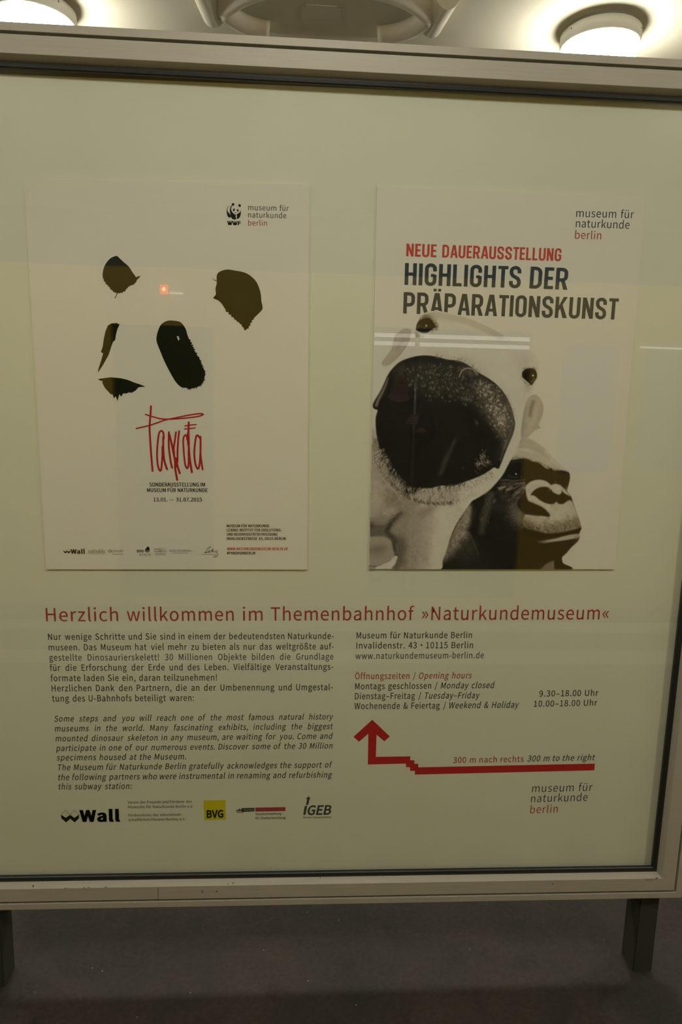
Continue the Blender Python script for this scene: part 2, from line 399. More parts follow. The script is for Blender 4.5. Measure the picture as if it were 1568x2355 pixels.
# ------------------------------------------------------------------ printed sheet behind the posters
SY = -.014
sl = lambda x: 1.0242 + .007 + ZF + (1.0515 - 1.0242) * (x + .047) / 1.43       # its top edge hangs slightly askew
bm = bmesh.new(); xa, xb = IX0 - .0015, IX1 + .0015
v = [bm.verts.new(p) for p in ((xa, SY, IZ0 - .0015), (xb, SY, IZ0 - .0015), (xb, SY, min(sl(xb), IZ1 + .0015)), (xa, SY, sl(xa)),
                               (xa, SY + .0009, IZ0 - .0015), (xb, SY + .0009, IZ0 - .0015), (xb, SY + .0009, min(sl(xb), IZ1 + .0015)), (xa, SY + .0009, sl(xa)))]
for f in ((0, 1, 2, 3), (7, 6, 5, 4), (0, 4, 5, 1), (1, 5, 6, 2), (2, 6, 7, 3), (3, 7, 4, 0)): bm.faces.new([v[i] for i in f])
sheet = obj('information_sheet', bm, 'sheet')
tag(sheet, 'pale green printed information sheet filling the case behind both posters', 'sign')

# ------------------------------------------------------------------ lettering
# letter outlines of a plain grotesque: advance, then closed outlines as x, y, x, y ... in thousandths of the type size
LETTERS = {
    'A': (581, [[4,0,93,0,160,214,416,214,483,0,577,0,339,700,241,700],[182,284,217,392,286,628,290,628,361,392,394,284]]),
    'B': (627, [[96,0,319,0,407,8,480,33,536,74,572,131,584,205,574,269,544,319,499,353,442,372,442,377,498,410,532,463,544,529,533,594,500,642,449,675,383,694,304,700,96,700],[184,403,184,630,292,630,364,624,416,605,447,570,457,518,448,469,418,433,366,411,288,403],[184,71,184,334,307,334,388,327,448,304,485,265,498,208,485,147,447,104,387,79,307,71]]),
    'C': (609, [[360,-12,444,-1,515,33,575,88,526,144,479,102,426,74,364,65,290,78,229,115,184,175,156,255,146,352,156,449,186,527,232,586,293,622,367,635,422,627,470,604,510,569,558,626,509,669,444,700,366,712,265,696,180,650,113,575,71,474,55,350,70,225,112,124,177,50,261,3]]),
    'D': (657, [[96,0,275,0,372,11,453,42,517,93,563,163,591,249,601,352,591,456,563,542,517,610,452,660,370,690,271,700,96,700],[184,73,184,628,264,628,353,617,422,582,471,526,500,449,510,352,500,255,471,178,422,120,353,85,264,73]]),
    'E': (562, [[96,0,510,0,510,75,184,75,184,330,450,330,450,406,184,406,184,626,499,626,499,700,96,700]]),
    'F': (527, [[96,0,184,0,184,314,452,314,452,389,184,389,184,626,499,626,499,700,96,700]]),
    'G': (658, [[371,-12,459,-2,532,27,587,69,587,363,357,363,357,289,506,289,506,106,451,76,380,65,298,78,233,115,185,175,156,255,146,352,157,449,187,527,236,586,301,622,379,635,441,626,491,602,530,569,578,626,529,667,463,699,376,712,272,696,183,650,115,575,71,474,55,350,71,225,114,124,181,50,268,3]]),
    'H': (695, [[96,0,184,0,184,330,511,330,511,0,600,0,600,700,511,700,511,407,184,407,184,700,96,700]]),
    'I': (280, [[96,0,184,0,184,700,96,700]]),
    'K': (617, [[96,0,184,0,184,222,305,365,515,0,613,0,360,435,580,700,479,700,186,349,184,349,184,700,96,700]]),
    'L': (519, [[96,0,491,0,491,75,184,75,184,700,96,700]]),
    'M': (775, [[96,0,176,0,176,388,164,594,168,594,224,435,357,71,416,71,548,435,605,594,608,594,597,388,597,0,679,0,679,700,573,700,439,326,391,180,387,180,336,326,202,700,96,700]]),
    'N': (690, [[96,0,180,0,180,368,169,586,173,586,248,442,503,0,594,0,594,700,510,700,510,336,522,115,518,115,442,259,186,700,96,700]]),
    'O': (709, [[354,-12,453,4,535,51,599,127,639,228,653,352,639,476,599,576,535,650,453,697,354,712,256,697,173,650,110,576,70,476,55,352,70,228,110,127,173,51,256,4],[354,65,284,78,227,116,183,176,156,255,146,352,156,449,183,527,227,586,284,622,354,635,424,622,482,586,526,527,553,449,562,352,553,255,526,176,482,116,424,78]]),
    'P': (605, [[96,0,184,0,184,279,300,279,386,287,457,312,511,355,546,415,558,495,546,575,511,633,456,672,383,693,296,700,96,700],[184,350,184,628,285,628,366,622,423,600,458,559,470,495,459,430,425,385,369,359,288,350]]),
    'R': (606, [[184,368,184,628,302,628,375,622,428,601,461,562,472,504,461,444,428,402,375,376,302,368],[480,0,580,0,402,307,467,332,516,373,548,430,560,504,548,580,515,636,463,673,395,694,315,700,96,700,96,0,184,0,184,297,310,297]]),
    'S': (569, [[290,-12,389,3,464,45,511,108,528,186,517,254,486,306,441,344,384,373,285,416,230,442,186,478,168,534,184,588,230,623,299,635,360,627,412,605,458,570,504,626,448,671,378,701,299,712,211,699,141,660,95,602,78,527,91,460,125,409,171,373,221,348,321,304,381,274,423,237,438,179,428,132,400,96,353,73,291,65,220,76,154,106,98,152,46,91,114,36,196,0]]),
    'T': (572, [[242,0,330,0,330,626,542,626,542,700,30,700,30,626,242,626]]),
    'U': (689, [[345,-12,426,-3,495,29,548,86,583,171,596,288,596,700,511,700,511,286,503,199,479,136,443,95,398,72,345,65,293,72,248,95,213,136,190,199,181,286,181,700,94,700,94,288,106,171,141,86,194,29,264,-3]]),
    'V': (549, [[224,0,327,0,549,700,459,700,347,321,279,90,275,90,207,321,94,700,1,700]]),
    'W': (838, [[173,0,278,0,382,422,417,582,421,582,456,422,562,0,668,0,813,700,729,700,653,319,615,92,609,92,560,319,462,700,381,700,285,319,235,92,231,92,189,319,116,700,25,700]]),
    'Z': (576, [[48,0,531,0,531,75,157,75,526,647,526,700,81,700,81,626,417,626,48,53]]),
    'a': (538, [[207,-12,269,-2,327,25,379,62,382,62,390,0,461,0,461,319,455,391,435,450,400,494,349,522,282,532,202,521,133,495,78,464,112,404,182,442,267,459,320,448,353,419,370,377,374,329,257,310,167,282,105,244,68,196,56,135,68,72,99,26,147,-3],[232,58,185,66,153,93,140,140,152,186,192,223,264,251,374,270,374,126,303,75]]),
    'b': (590, [[316,-12,385,0,447,35,496,92,529,170,541,267,533,357,507,430,466,485,408,520,335,532,250,511,172,459,176,552,176,760,88,760,88,0,158,0,165,53,169,53,241,5],[302,61,243,73,176,115,176,388,247,440,313,458,377,445,419,406,443,345,451,266,440,180,408,116,361,75]]),
    'c': (487, [[292,-12,382,5,460,53,422,112,367,75,300,60,235,74,184,115,151,177,139,259,152,340,186,403,237,444,303,458,358,446,406,414,450,471,410,501,360,523,299,532,222,520,153,486,99,430,63,354,50,259,62,165,95,89,147,34,214,-1]]),
    'd': (592, [[265,-12,324,-2,377,24,422,61,425,61,433,0,504,0,504,760,416,760,416,561,421,472,354,516,275,532,206,520,145,484,96,428,63,352,51,259,60,164,89,89,133,33,192,-1],[284,61,223,75,178,114,150,176,140,260,152,341,184,403,232,444,290,458,353,446,416,404,416,132,352,79]]),
    'e': (529, [[298,-12,392,3,468,40,437,98,377,68,308,57,240,70,187,106,151,164,136,239,485,239,489,288,480,371,454,438,412,489,354,521,282,532,212,520,149,484,97,428,62,352,50,259,62,165,97,89,151,34,219,-1],[135,301,152,370,186,420,231,451,284,462,338,452,379,421,404,370,413,301]]),
    'f': (310, [[32,448,102,448,102,0,189,0,189,448,299,448,299,519,189,519,189,601,197,657,221,691,263,703,321,689,340,756,253,773,186,761,139,727,111,673,102,602,102,519,32,514]]),
    'g': (539, [[263,-239,371,-224,454,-185,507,-128,525,-59,514,-4,480,35,423,57,345,64,243,64,188,71,160,91,152,120,161,156,185,182,262,164,336,177,397,213,437,270,452,345,440,406,410,452,516,452,516,519,335,519,262,532,187,519,126,482,83,424,68,347,78,289,103,241,136,207,136,203,97,164,78,107,92,55,125,22,125,17,84,-16,58,-56,49,-100,64,-159,108,-203,176,-230],[262,223,207,239,167,281,152,347,167,412,206,453,262,468,318,453,358,412,372,347,357,281,317,239],[275,-179,194,-167,143,-136,125,-88,137,-43,178,0,244,-8,334,-8,392,-14,427,-35,439,-74,428,-113,395,-146,343,-170]]),
    'h': (580, [[88,0,176,0,176,376,223,420,268,447,317,456,361,448,392,423,410,380,415,317,415,0,502,0,502,329,493,416,464,480,414,519,344,532,278,520,222,489,172,445,176,552,176,760,88,760]]),
    'i': (263, [[88,0,176,0,176,519,88,519],[132,626,162,633,183,653,190,684,183,713,162,733,132,740,102,733,82,713,74,684,82,653,102,633]]),
    'j': (263, [[33,-231,99,-219,143,-185,168,-131,176,-59,176,519,89,519,89,-59,84,-114,64,-149,25,-161,-25,-152,-42,-218],[132,626,162,633,182,653,190,684,182,713,162,733,132,740,101,733,81,713,74,684,81,653,101,633]]),
    'k': (527, [[88,0,174,0,174,137,271,250,423,0,518,0,322,309,495,519,397,519,178,245,174,245,174,760,88,760]]),
    'l': (271, [[180,-12,230,-5,218,62,200,60,183,69,176,97,176,760,88,760,88,103,97,40,127,1]]),
    'm': (884, [[88,0,176,0,176,376,244,436,306,456,348,448,379,423,396,380,402,317,402,0,489,0,489,376,558,436,620,456,663,448,693,423,710,380,716,317,716,0,803,0,803,329,794,416,765,480,716,519,647,532,586,519,529,484,475,433,446,486,399,520,331,532,272,520,218,488,170,443,168,443,159,519,88,519]]),
    'n': (583, [[88,0,176,0,176,376,223,420,268,447,317,456,361,448,392,423,410,380,415,317,415,0,502,0,502,329,493,416,464,480,414,519,344,532,278,520,221,488,170,443,168,443,159,519,88,519]]),
    'o': (579, [[289,-12,363,-1,429,34,481,89,516,165,529,259,516,354,481,430,429,486,363,520,289,532,216,520,150,486,97,430,62,354,50,259,62,165,97,89,150,34,216,-1],[289,60,228,74,181,115,150,177,139,259,150,340,181,403,228,444,289,458,351,444,398,403,429,340,440,259,429,177,398,115,351,74]]),
    'p': (592, [[88,-219,176,-219,176,-43,173,48,244,3,316,-12,385,0,447,35,496,92,529,170,541,267,533,357,507,430,466,485,408,520,335,532,276,522,220,495,170,458,168,458,159,519,88,519],[302,61,243,73,176,115,176,388,247,440,313,458,377,445,419,406,443,345,451,266,440,180,408,116,361,75]]),
    'r': (371, [[88,0,176,0,176,333,215,404,260,442,306,454,356,445,372,520,317,532,262,519,212,481,170,424,168,424,159,519,88,519]]),
    's': (447, [[223,-12,304,0,363,33,399,82,412,141,398,203,361,246,311,276,254,299,199,321,158,349,142,389,153,426,184,454,239,464,301,451,356,418,398,473,327,514,238,532,162,520,106,489,71,442,59,385,73,328,107,287,156,257,210,235,266,212,311,181,329,137,317,96,283,66,226,55,143,72,73,117,31,59,86,22,152,-3]]),
    't': (360, [[250,-12,300,-6,347,7,329,73,270,58,223,70,197,104,190,158,190,448,331,448,331,519,190,519,190,665,117,665,108,519,26,514,26,448,103,448,103,160,111,90,135,35,181,0]]),
    'u': (580, [[240,-12,305,-1,360,32,411,81,414,81,420,0,493,0,493,519,406,519,406,151,359,101,315,72,265,63,221,71,191,96,174,138,168,201,168,519,80,519,80,190,90,102,119,39,168,1]]),
    'v': (498, [[200,0,302,0,485,519,399,519,301,223,253,71,248,71,201,223,103,519,12,519]]),
    'w': (766, [[170,0,271,0,345,278,380,429,385,429,420,280,495,0,601,0,741,519,657,519,582,219,550,74,545,74,509,219,428,519,343,519,262,219,227,74,223,74,192,219,115,519,26,519]]),
    'x': (476, [[14,0,106,0,176,121,228,214,233,214,289,121,366,0,461,0,290,262,448,519,357,519,293,405,247,318,243,318,192,405,122,519,28,519,185,270]]),
    'y': (498, [[96,-223,165,-210,218,-172,259,-115,290,-44,485,519,400,519,307,231,265,84,260,84,208,231,103,519,12,519,221,-1,209,-40,182,-98,144,-137,93,-152,53,-143,35,-213]]),
    'z': (454, [[33,0,426,0,426,71,143,71,417,472,417,519,63,519,63,448,307,448,33,47]]),
    'ä': (538, [[207,-12,269,-2,327,25,379,62,382,62,390,0,461,0,461,319,455,391,435,450,400,494,349,522,282,532,202,521,133,495,78,464,112,404,182,442,267,459,320,448,353,419,370,377,374,329,257,310,167,282,105,244,68,196,56,135,68,72,99,26,147,-3],[232,58,185,66,153,93,140,140,152,186,192,223,264,251,374,270,374,126,303,75],[182,627,221,643,236,680,221,717,182,732,145,717,130,680,145,643],[388,627,426,643,441,680,426,717,388,732,350,717,334,680,350,643]]),
    'ö': (579, [[289,-12,363,-1,429,34,481,89,516,165,529,259,516,354,481,430,429,486,363,520,289,532,216,520,150,486,97,430,62,354,50,259,62,165,97,89,150,34,216,-1],[289,60,228,74,181,115,150,177,139,259,150,340,181,403,228,444,289,458,351,444,398,403,429,340,440,259,429,177,398,115,351,74],[187,627,225,643,240,680,225,717,187,732,149,717,135,680,149,643],[392,627,429,643,444,680,429,717,392,732,354,717,339,680,354,643]]),
    'ü': (580, [[240,-12,305,-1,360,32,411,81,414,81,420,0,493,0,493,519,406,519,406,151,359,101,315,72,265,63,221,71,191,96,174,138,168,201,168,519,80,519,80,190,90,102,119,39,168,1],[186,627,224,643,240,680,224,717,186,732,149,717,134,680,149,643],[392,627,430,643,445,680,430,717,392,732,354,717,339,680,354,643]]),
    'ß': (614, [[414,-12,484,0,538,33,572,83,583,145,562,228,509,280,447,315,394,349,372,399,398,464,445,528,470,615,458,675,425,725,370,758,296,771,223,761,165,732,123,685,97,624,88,550,88,0,174,0,174,534,182,607,206,658,244,690,295,700,344,688,375,655,385,606,360,532,315,468,290,390,312,318,365,273,427,239,479,200,501,141,491,99,460,67,410,55,353,66,297,101,263,40,332,1]]),
    'Ä': (581, [[179,764,217,778,232,817,217,853,179,868,143,853,128,817,143,778],[399,764,436,778,451,817,436,853,399,868,361,853,347,817,361,778],[4,0,93,0,160,214,416,214,483,0,577,0,339,700,241,700],[182,284,217,392,286,628,290,628,361,392,394,284]]),
    'Ö': (709, [[354,-12,453,4,535,51,599,127,639,228,653,352,639,476,599,576,535,650,453,697,354,712,256,697,173,650,110,576,70,476,55,352,70,228,110,127,173,51,256,4],[354,65,284,78,227,116,183,176,156,255,146,352,156,449,183,527,227,586,284,622,354,635,424,622,482,586,526,527,553,449,562,352,553,255,526,176,482,116,424,78],[244,764,282,778,297,817,282,853,244,868,208,853,193,817,208,778],[464,764,501,778,516,817,501,853,464,868,426,853,412,817,426,778]]),
    'Ü': (689, [[345,-12,426,-3,495,29,548,86,583,171,596,288,596,700,511,700,511,286,503,199,479,136,443,95,398,72,345,65,293,72,248,95,213,136,190,199,181,286,181,700,94,700,94,288,106,171,141,86,194,29,264,-3],[234,764,272,778,286,817,272,853,234,868,197,853,182,817,197,778],[454,764,491,778,505,817,491,853,454,868,416,853,401,817,416,778]]),
    '0': (530, [[265,-12,339,2,399,46,445,118,473,221,483,352,473,483,445,584,399,656,339,698,265,712,192,698,131,656,86,584,58,483,48,352,58,221,86,118,131,46,192,2],[265,58,211,75,169,128,142,220,132,352,142,484,169,575,211,627,265,644,320,627,362,575,389,484,399,352,389,220,362,128,320,75]]),
    '1': (530, [[84,0,468,0,468,73,328,73,328,700,261,700,197,671,116,650,116,595,241,595,241,73,84,73]]),
    '2': (530, [[42,0,482,0,482,75,288,75,174,69,286,183,373,294,429,401,449,507,435,592,394,656,329,698,244,712,164,700,97,664,38,610,89,561,131,602,180,631,234,642,291,631,331,603,355,559,363,503,344,409,285,304,185,186,42,52]]),
    '3': (530, [[251,-12,339,1,411,40,459,103,477,187,465,253,433,305,386,342,329,365,329,370,394,406,437,462,453,538,437,612,395,667,330,701,248,712,174,701,110,672,53,629,100,574,167,623,245,642,309,628,349,589,364,531,354,478,321,436,262,408,170,397,170,330,272,320,340,292,377,248,388,190,377,136,348,95,303,69,245,60,175,72,118,101,73,140,28,84,82,37,155,1]]),
    '4': (530, [[325,0,407,0,407,193,500,193,500,263,407,263,407,700,310,700,19,250,19,193,325,193],[325,263,110,263,269,501,326,605,329,605,325,477]]),
    '5': (530, [[250,-12,319,-2,382,28,433,77,467,144,479,227,469,310,438,373,393,417,335,442,268,451,212,443,163,423,181,626,445,626,445,700,105,700,82,373,129,344,185,374,245,385,305,374,351,343,380,293,391,225,379,156,347,104,300,72,242,60,170,71,114,100,70,138,26,80,81,35,154,1]]),
    '6': (530, [[287,-12,365,4,429,50,473,122,489,215,480,294,454,356,414,400,360,426,294,435,238,424,184,396,136,350,146,464,173,546,212,601,260,631,316,641,377,626,427,587,477,641,433,678,378,703,312,712,246,703,185,675,132,626,90,554,63,457,53,334,65,209,97,112,147,43,212,1],[138,281,185,333,234,361,280,370,335,359,375,328,398,279,406,215,397,150,372,100,334,68,287,56,228,71,183,114,153,184]]),
    '7': (530, [[189,0,280,0,294,187,325,348,385,496,485,647,485,700,47,700,47,626,387,626,300,485,241,341,206,183]]),
    '8': (530, [[267,-12,357,2,426,40,470,97,486,168,469,251,426,310,369,352,369,357,411,399,446,457,461,526,448,601,410,659,350,697,269,711,193,698,133,661,92,605,77,533,91,466,125,413,172,371,172,368,110,323,63,258,44,174,61,99,107,40,178,2],[315,380,255,406,205,438,170,479,157,533,171,592,211,631,268,646,332,629,373,585,387,521,369,447],[268,53,210,62,163,89,132,130,121,181,134,244,168,298,218,340,289,310,348,276,388,232,403,171,386,109,339,68]]),
    '9': (530, [[224,-12,289,-3,348,26,400,77,442,152,469,253,478,380,467,500,434,593,384,660,319,699,243,712,165,696,101,650,58,578,42,485,56,390,95,321,156,280,235,265,293,276,348,306,396,350,384,237,358,155,320,100,274,70,222,60,157,74,103,114,55,59,100,22,155,-3],[395,424,347,370,298,340,249,330,195,341,156,373,132,421,124,485,133,551,158,601,196,633,244,645,303,630,349,588,380,519]]),
    '.': (265, [[133,-12,164,-4,187,19,196,53,187,89,164,112,133,120,101,112,78,89,70,53,78,19,101,-4]]),
    ',': (265, [[72,-181,146,-134,194,-66,211,18,202,73,177,108,138,120,105,113,81,92,72,59,81,26,104,5,136,-2,146,-1,134,-54,101,-98,51,-130]]),
    ':': (265, [[133,372,164,381,187,404,196,439,187,474,164,498,133,506,101,498,78,474,70,439,78,404,101,381],[133,-12,164,-4,187,19,196,53,187,89,164,112,133,120,101,112,78,89,70,53,78,19,101,-4]]),
    '-': (331, [[44,234,288,234,288,301,44,301]]),
    '–': (512, [[44,239,468,239,468,298,44,298]]),
    '—': (854, [[44,239,809,239,809,298,44,298]]),
    '·': (955, [[477,464,426,450,390,414,376,363,390,312,426,275,477,262,529,275,565,312,579,363,565,414,529,450]]),
    '/': (374, [[11,-171,74,-171,360,758,297,758]]),
    '!': (308, [[124,211,184,211,196,616,198,715,110,715,112,616],[154,-12,186,-4,208,19,217,53,208,89,186,112,154,120,122,112,99,89,91,53,99,19,122,-4]]),
    '&': (649, [[247,-12,324,-2,391,25,449,68,532,17,610,-12,633,60,571,85,502,127,574,245,625,377,543,377,502,265,445,171,349,263,267,368,325,411,376,458,411,512,425,575,416,631,389,674,346,702,287,712,222,700,171,665,139,613,127,548,139,469,173,384,105,330,54,265,34,181,50,104,94,42,161,2],[392,114,328,73,258,57,203,66,159,92,130,133,119,186,131,237,163,282,208,323,292,212],[235,425,210,489,202,549,212,601,242,638,288,651,326,640,348,612,354,573,338,517,294,469]]),
    '#': (530, [[96,0,153,0,180,219,321,219,295,0,352,0,378,219,477,219,477,279,386,279,406,437,498,437,498,498,413,498,437,693,380,693,355,498,213,498,238,693,181,693,157,498,59,498,59,437,150,437,130,279,38,279,38,219,122,219],[186,279,206,437,349,437,329,279]]),
    '»': (457, [[95,71,241,236,241,302,95,468,57,435,183,268,57,100],[264,71,410,236,410,302,264,468,226,435,352,268,226,100]]),
    '«': (457, [[194,71,231,100,105,268,231,435,194,468,48,302,48,236],[362,71,399,100,273,268,399,435,362,468,217,302,217,236]]),
}
_GL = {ch_: (a / 1000, [[(q[i] / 1000, q[i + 1] / 1000) for i in range(0, len(q), 2)] for q in outs]) for ch_, (a, outs) in LETTERS.items()}
_cache = {}
def _area(q): return .5 * sum(q[i - 1][0] * q[i][1] - q[i][0] * q[i - 1][1] for i in range(len(q)))
def _inside(p, q):
    k = False
    for i in range(len(q)):
        (x0, y0), (x1, y1) = q[i - 1], q[i]
        if (y0 > p[1]) != (y1 > p[1]) and p[0] < (x1 - x0) * (p[1] - y0) / (y1 - y0) + x0: k = not k
    return k
def _grow(q, off, sg):
    if not off: return q
    out_ = []
    for i in range(len(q)):
        a, b_, c_ = np.array(q[i - 1]), np.array(q[i]), np.array(q[(i + 1) % len(q)])
        d0 = b_ - a; d1 = c_ - b_; d0 = d0 / (np.linalg.norm(d0) + 1e-9); d1 = d1 / (np.linalg.norm(d1) + 1e-9)
        m_ = np.array([d0[1] + d1[1], -d0[0] - d1[0]]); l2 = max(m_ @ m_, .6); out_.append(tuple(b_ + m_ * 2 / l2 * off * sg))
    return out_
def glyphs(s, off=0.0, track=1.0, shear=0.0, font=None):
    """outline of a word: points, faces (each with the small layer it lies on), width"""
    key = (s, off, track, shear, font)
    if key not in _cache:
        if font == 'head':
            co, fs, ly = head_word(s); _cache[key] = (co, fs, co[:, 0].max(), ly); return _cache[key]
        V_, F_, L_, x = [], [], [], 0.0
        for ch_ in s:
            adv, outs = _GL.get(ch_, (.22, []))
            if outs:
                ars = [_area(q) for q in outs]; sg = 1 if max(ars, key=abs) > 0 else -1; nl = 0
                for q, ar in zip(outs, ars):
                    if ar * sg < 0: continue
                    loops = [q] + [h for h, ah in zip(outs, ars) if ah * sg < 0 and _inside(h[0], q)]
                    loops = [_grow(l_, off, sg) for l_ in loops]; n0 = len(V_)
                    tri = tessellate_polygon([[Vector((p[0], p[1], 0)) for p in l_] for l_ in loops])
                    V_ += [(p[0] + x + p[1] * shear, p[1]) for l_ in loops for p in l_]; F_ += [tuple(i + n0 for i in t_) for t_ in tri]; L_ += [nl] * sum(map(len, loops)); nl += 1
            x += adv + (track - 1) * .5
        co = np.array(V_); co[:, 0] -= co[:, 0].min(); _cache[key] = (co, F_, co[:, 0].max(), np.array(L_))
    return _cache[key]
# bold condensed capitals for the headline, drawn from strokes (cap height 1)
HT = .158
def _arc(cx, cy, r, a0, a1, n=9): return [(cx + r * math.cos(a), cy + r * math.sin(a)) for a in np.linspace(math.radians(a0), math.radians(a1), n)]
def head_glyph(ch):
    t = HT; h = t / 2; hb = .148; g = hb / 2; P = []; S = []; w = .50
    if ch in 'EL': w = .385
    if ch == 'T': w = .43
    if ch == 'I': w = t
    if ch in 'AÄ': w = .55
    if ch == 'K': w = .53
    r = w / 2 - h
    if ch in 'NEDRLHIPK': P.append([(0, 0), (t, 0), (t, 1), (0, 1)])
    if ch in 'NH': P.append([(w - t, 0), (w, 0), (w, 1), (w - t, 1)])
    if ch == 'N': P.append([(0, 1), (t * 1.02, 1), (w, 0), (w - t * 1.02, 0)])
    if ch == 'H': P.append([(t * .5, .5 - g), (w - t * .5, .5 - g), (w - t * .5, .5 + g), (t * .5, .5 + g)])
    if ch == 'E':
        for y0, k in ((0, 1), (.5 - g, .92), (1 - hb, 1)): P.append([(t * .5, y0), (w * k, y0), (w * k, y0 + hb), (t * .5, y0 + hb)])
    if ch == 'L': P.append([(t * .5, 0), (w, 0), (w, hb), (t * .5, hb)])
    if ch == 'T': P += [[(0, 1 - hb), (w, 1 - hb), (w, 1), (0, 1)], [(w / 2 - h, 0), (w / 2 + h, 0), (w / 2 + h, 1), (w / 2 - h, 1)]]
    if ch == 'U': S.append(([(h, 1)] + _arc(w / 2, r + g - .012, r, 180, 360, 15) + [(w - h, 1)], t))
    if ch == 'O': S.append((_arc(w / 2, 1 - r - g + .012, r, 0, 180, 15) + _arc(w / 2, r + g - .012, r, 180, 360, 15) + [(w - h, 1 - r - g + .012)], t))
    if ch == 'D': R_ = .20; S.append(([(t * .5, 1 - g)] + _arc(w - h - R_, 1 - g - R_, R_, 90, 0) + _arc(w - h - R_, g + R_, R_, 0, -90) + [(t * .5, g)], hb * 1.06))
    if ch in 'PR':
        R_ = .17; yb = .415 if ch == 'P' else .44
        S.append(([(t * .5, 1 - g)] + _arc(w - h - R_, 1 - g - R_, R_, 90, 0) + _arc(w - h - R_, yb + R_, R_, 0, -90) + [(t * .5, yb)], hb * 1.06))
    if ch == 'R': P.append([(w * .40, .47), (w * .40 + t, .47), (w + .015, 0), (w - t - .005, 0)])
    if ch == 'G':
        S.append(([(w - h, .655)] + _arc(w / 2, 1 - r - g + .012, r, 0, 180, 15) + _arc(w / 2, r + g - .012, r, 180, 360, 15) + [(w - h, .50)], t)); P.append([(w * .52, .40), (w - h, .40), (w - h, .40 + hb * .9), (w * .52, .40 + hb * .9)])
    if ch == 'S':
        S.append(([(w - h, .68)] + _arc(w / 2, 1 - r - g + .012, r, 0, 180, 15) + [(h + .01, .66), (h + .07, .56), (w - h - .07, .44), (w - h - .01, .34)] + _arc(w / 2, r + g - .012, r, 0, -180, 15) + [(h, .32)], t))
    if ch in 'AÄ':
        P += [[(0, 0), (t * 1.0, 0), (w / 2 + .045, 1), (w / 2 - .105, 1)], [(w, 0), (w - t * 1.0, 0), (w / 2 - .045, 1), (w / 2 + .105, 1)], [(w * .22, .21), (w * .78, .21), (w * .74, .21 + hb * .9), (w * .26, .21 + hb * .9)]]
    if ch == 'Ä': P += [[(w * .2, 1.075), (w * .2 + .13, 1.075), (w * .2 + .13, 1.20), (w * .2, 1.20)], [(w * .8 - .13, 1.075), (w * .8, 1.075), (w * .8, 1.20), (w * .8 - .13, 1.20)]]
    if ch == 'K': P += [[(t * .8, .27), (t * .8, .50), (w - t * 1.14, 1), (w + .0, 1)], [(t + .05, .48), (t + .16, .64), (w + .02, 0), (w - t * 1.1, 0)]]
    V_, F_, Y_ = [], [], []
    for p_ in P: Y_ += [len(F_)] * len(p_); F_.append(tuple(range(len(V_), len(V_) + len(p_)))); V_ += p_
    for q, th in S:
        q = np.array(q); d = np.diff(q, axis=0); d /= np.linalg.norm(d, axis=1)[:, None]; n_ = np.stack([-d[:, 1], d[:, 0]], 1)
        m_ = np.r_[n_[:1], n_[:-1] + n_[1:], n_[-1:]]; m_ /= np.linalg.norm(m_, axis=1)[:, None]; k = np.r_[1, 1 / np.maximum(.5, np.sqrt((1 + (n_[:-1] * n_[1:]).sum(1)) / 2)), 1]
        a = q + m_ * (k * th / 2)[:, None]; b_ = q - m_ * (k * th / 2)[:, None]; n0 = len(V_); L_ = len(q); Y_ += [len(F_)] * (2 * L_)
        V_ += [tuple(v_) for v_ in a] + [tuple(v_) for v_ in b_]; F_ += [(n0 + i, n0 + L_ + i, n0 + L_ + i + 1, n0 + i + 1) for i in range(L_ - 1)]
    return V_, F_, w, Y_
def head_word(s):
    V_, F_, Y_, x = [], [], [], 0.0
    for ch in s:
        v_, f_, w, y_ = head_glyph(ch); n0 = len(V_); Y_ += y_; V_ += [(a + x, b_) for a, b_ in v_]; F_ += [tuple(i + n0 for i in q) for q in f_]
        x += w + (.092 if ch not in 'AÄT' else .058)
    co = np.array(V_); co[:, 0] -= co[:, 0].min(); return co, F_, np.array(Y_)
_H = glyphs('H')[0]; CAPH = _H[:, 1].max()
def text(fl, s, p0, p1, cap, off=0.0, track=1.0, shear=0.0, fit='stretch', sx=None, font=None):
    """one line of type from p0 to p1 (baseline, photo coordinates); returns the width factor used"""
    a = on_y(p0[0], p0[1], fl.y); b_ = on_y(p1[0], p1[1], fl.y); c_ = on_y(p0[0], p0[1] - cap, fl.y)
    u = b_ - a; Lw = np.linalg.norm(u); u /= Lw; v_ = np.array([-u[2], 0, u[0]])
    sc = np.linalg.norm(c_ - a) / (1.0 if font else CAPH)
    ws = s.split(' '); g = [glyphs(w_, off, track, shear, font) for w_ in ws]; tot = sum(x[2] for x in g)
    gap = glyphs('n n', off, track, shear)[2] - 2 * glyphs('n', off, track, shear)[2]
    n = len(ws)
    if fit == 'stretch' or n == 1:
        k = Lw / (tot + gap * (n - 1)); step = gap * k
    else:
        k = sx * sc; step = (Lw - tot * k) / (n - 1)
        if step < gap * k * .72: k = Lw / (tot + gap * .8 * (n - 1)); step = gap * .8 * k
    x = 0.0
    for co, fs, w_, ly in g:
        P = a[None] + u[None] * (x + co[:, :1] * k) + v_[None] * (co[:, 1:] * sc); P[:, 1] -= ly * 2e-5
        fl.add(P, fs); x += w_ * k + step
    return k / sc

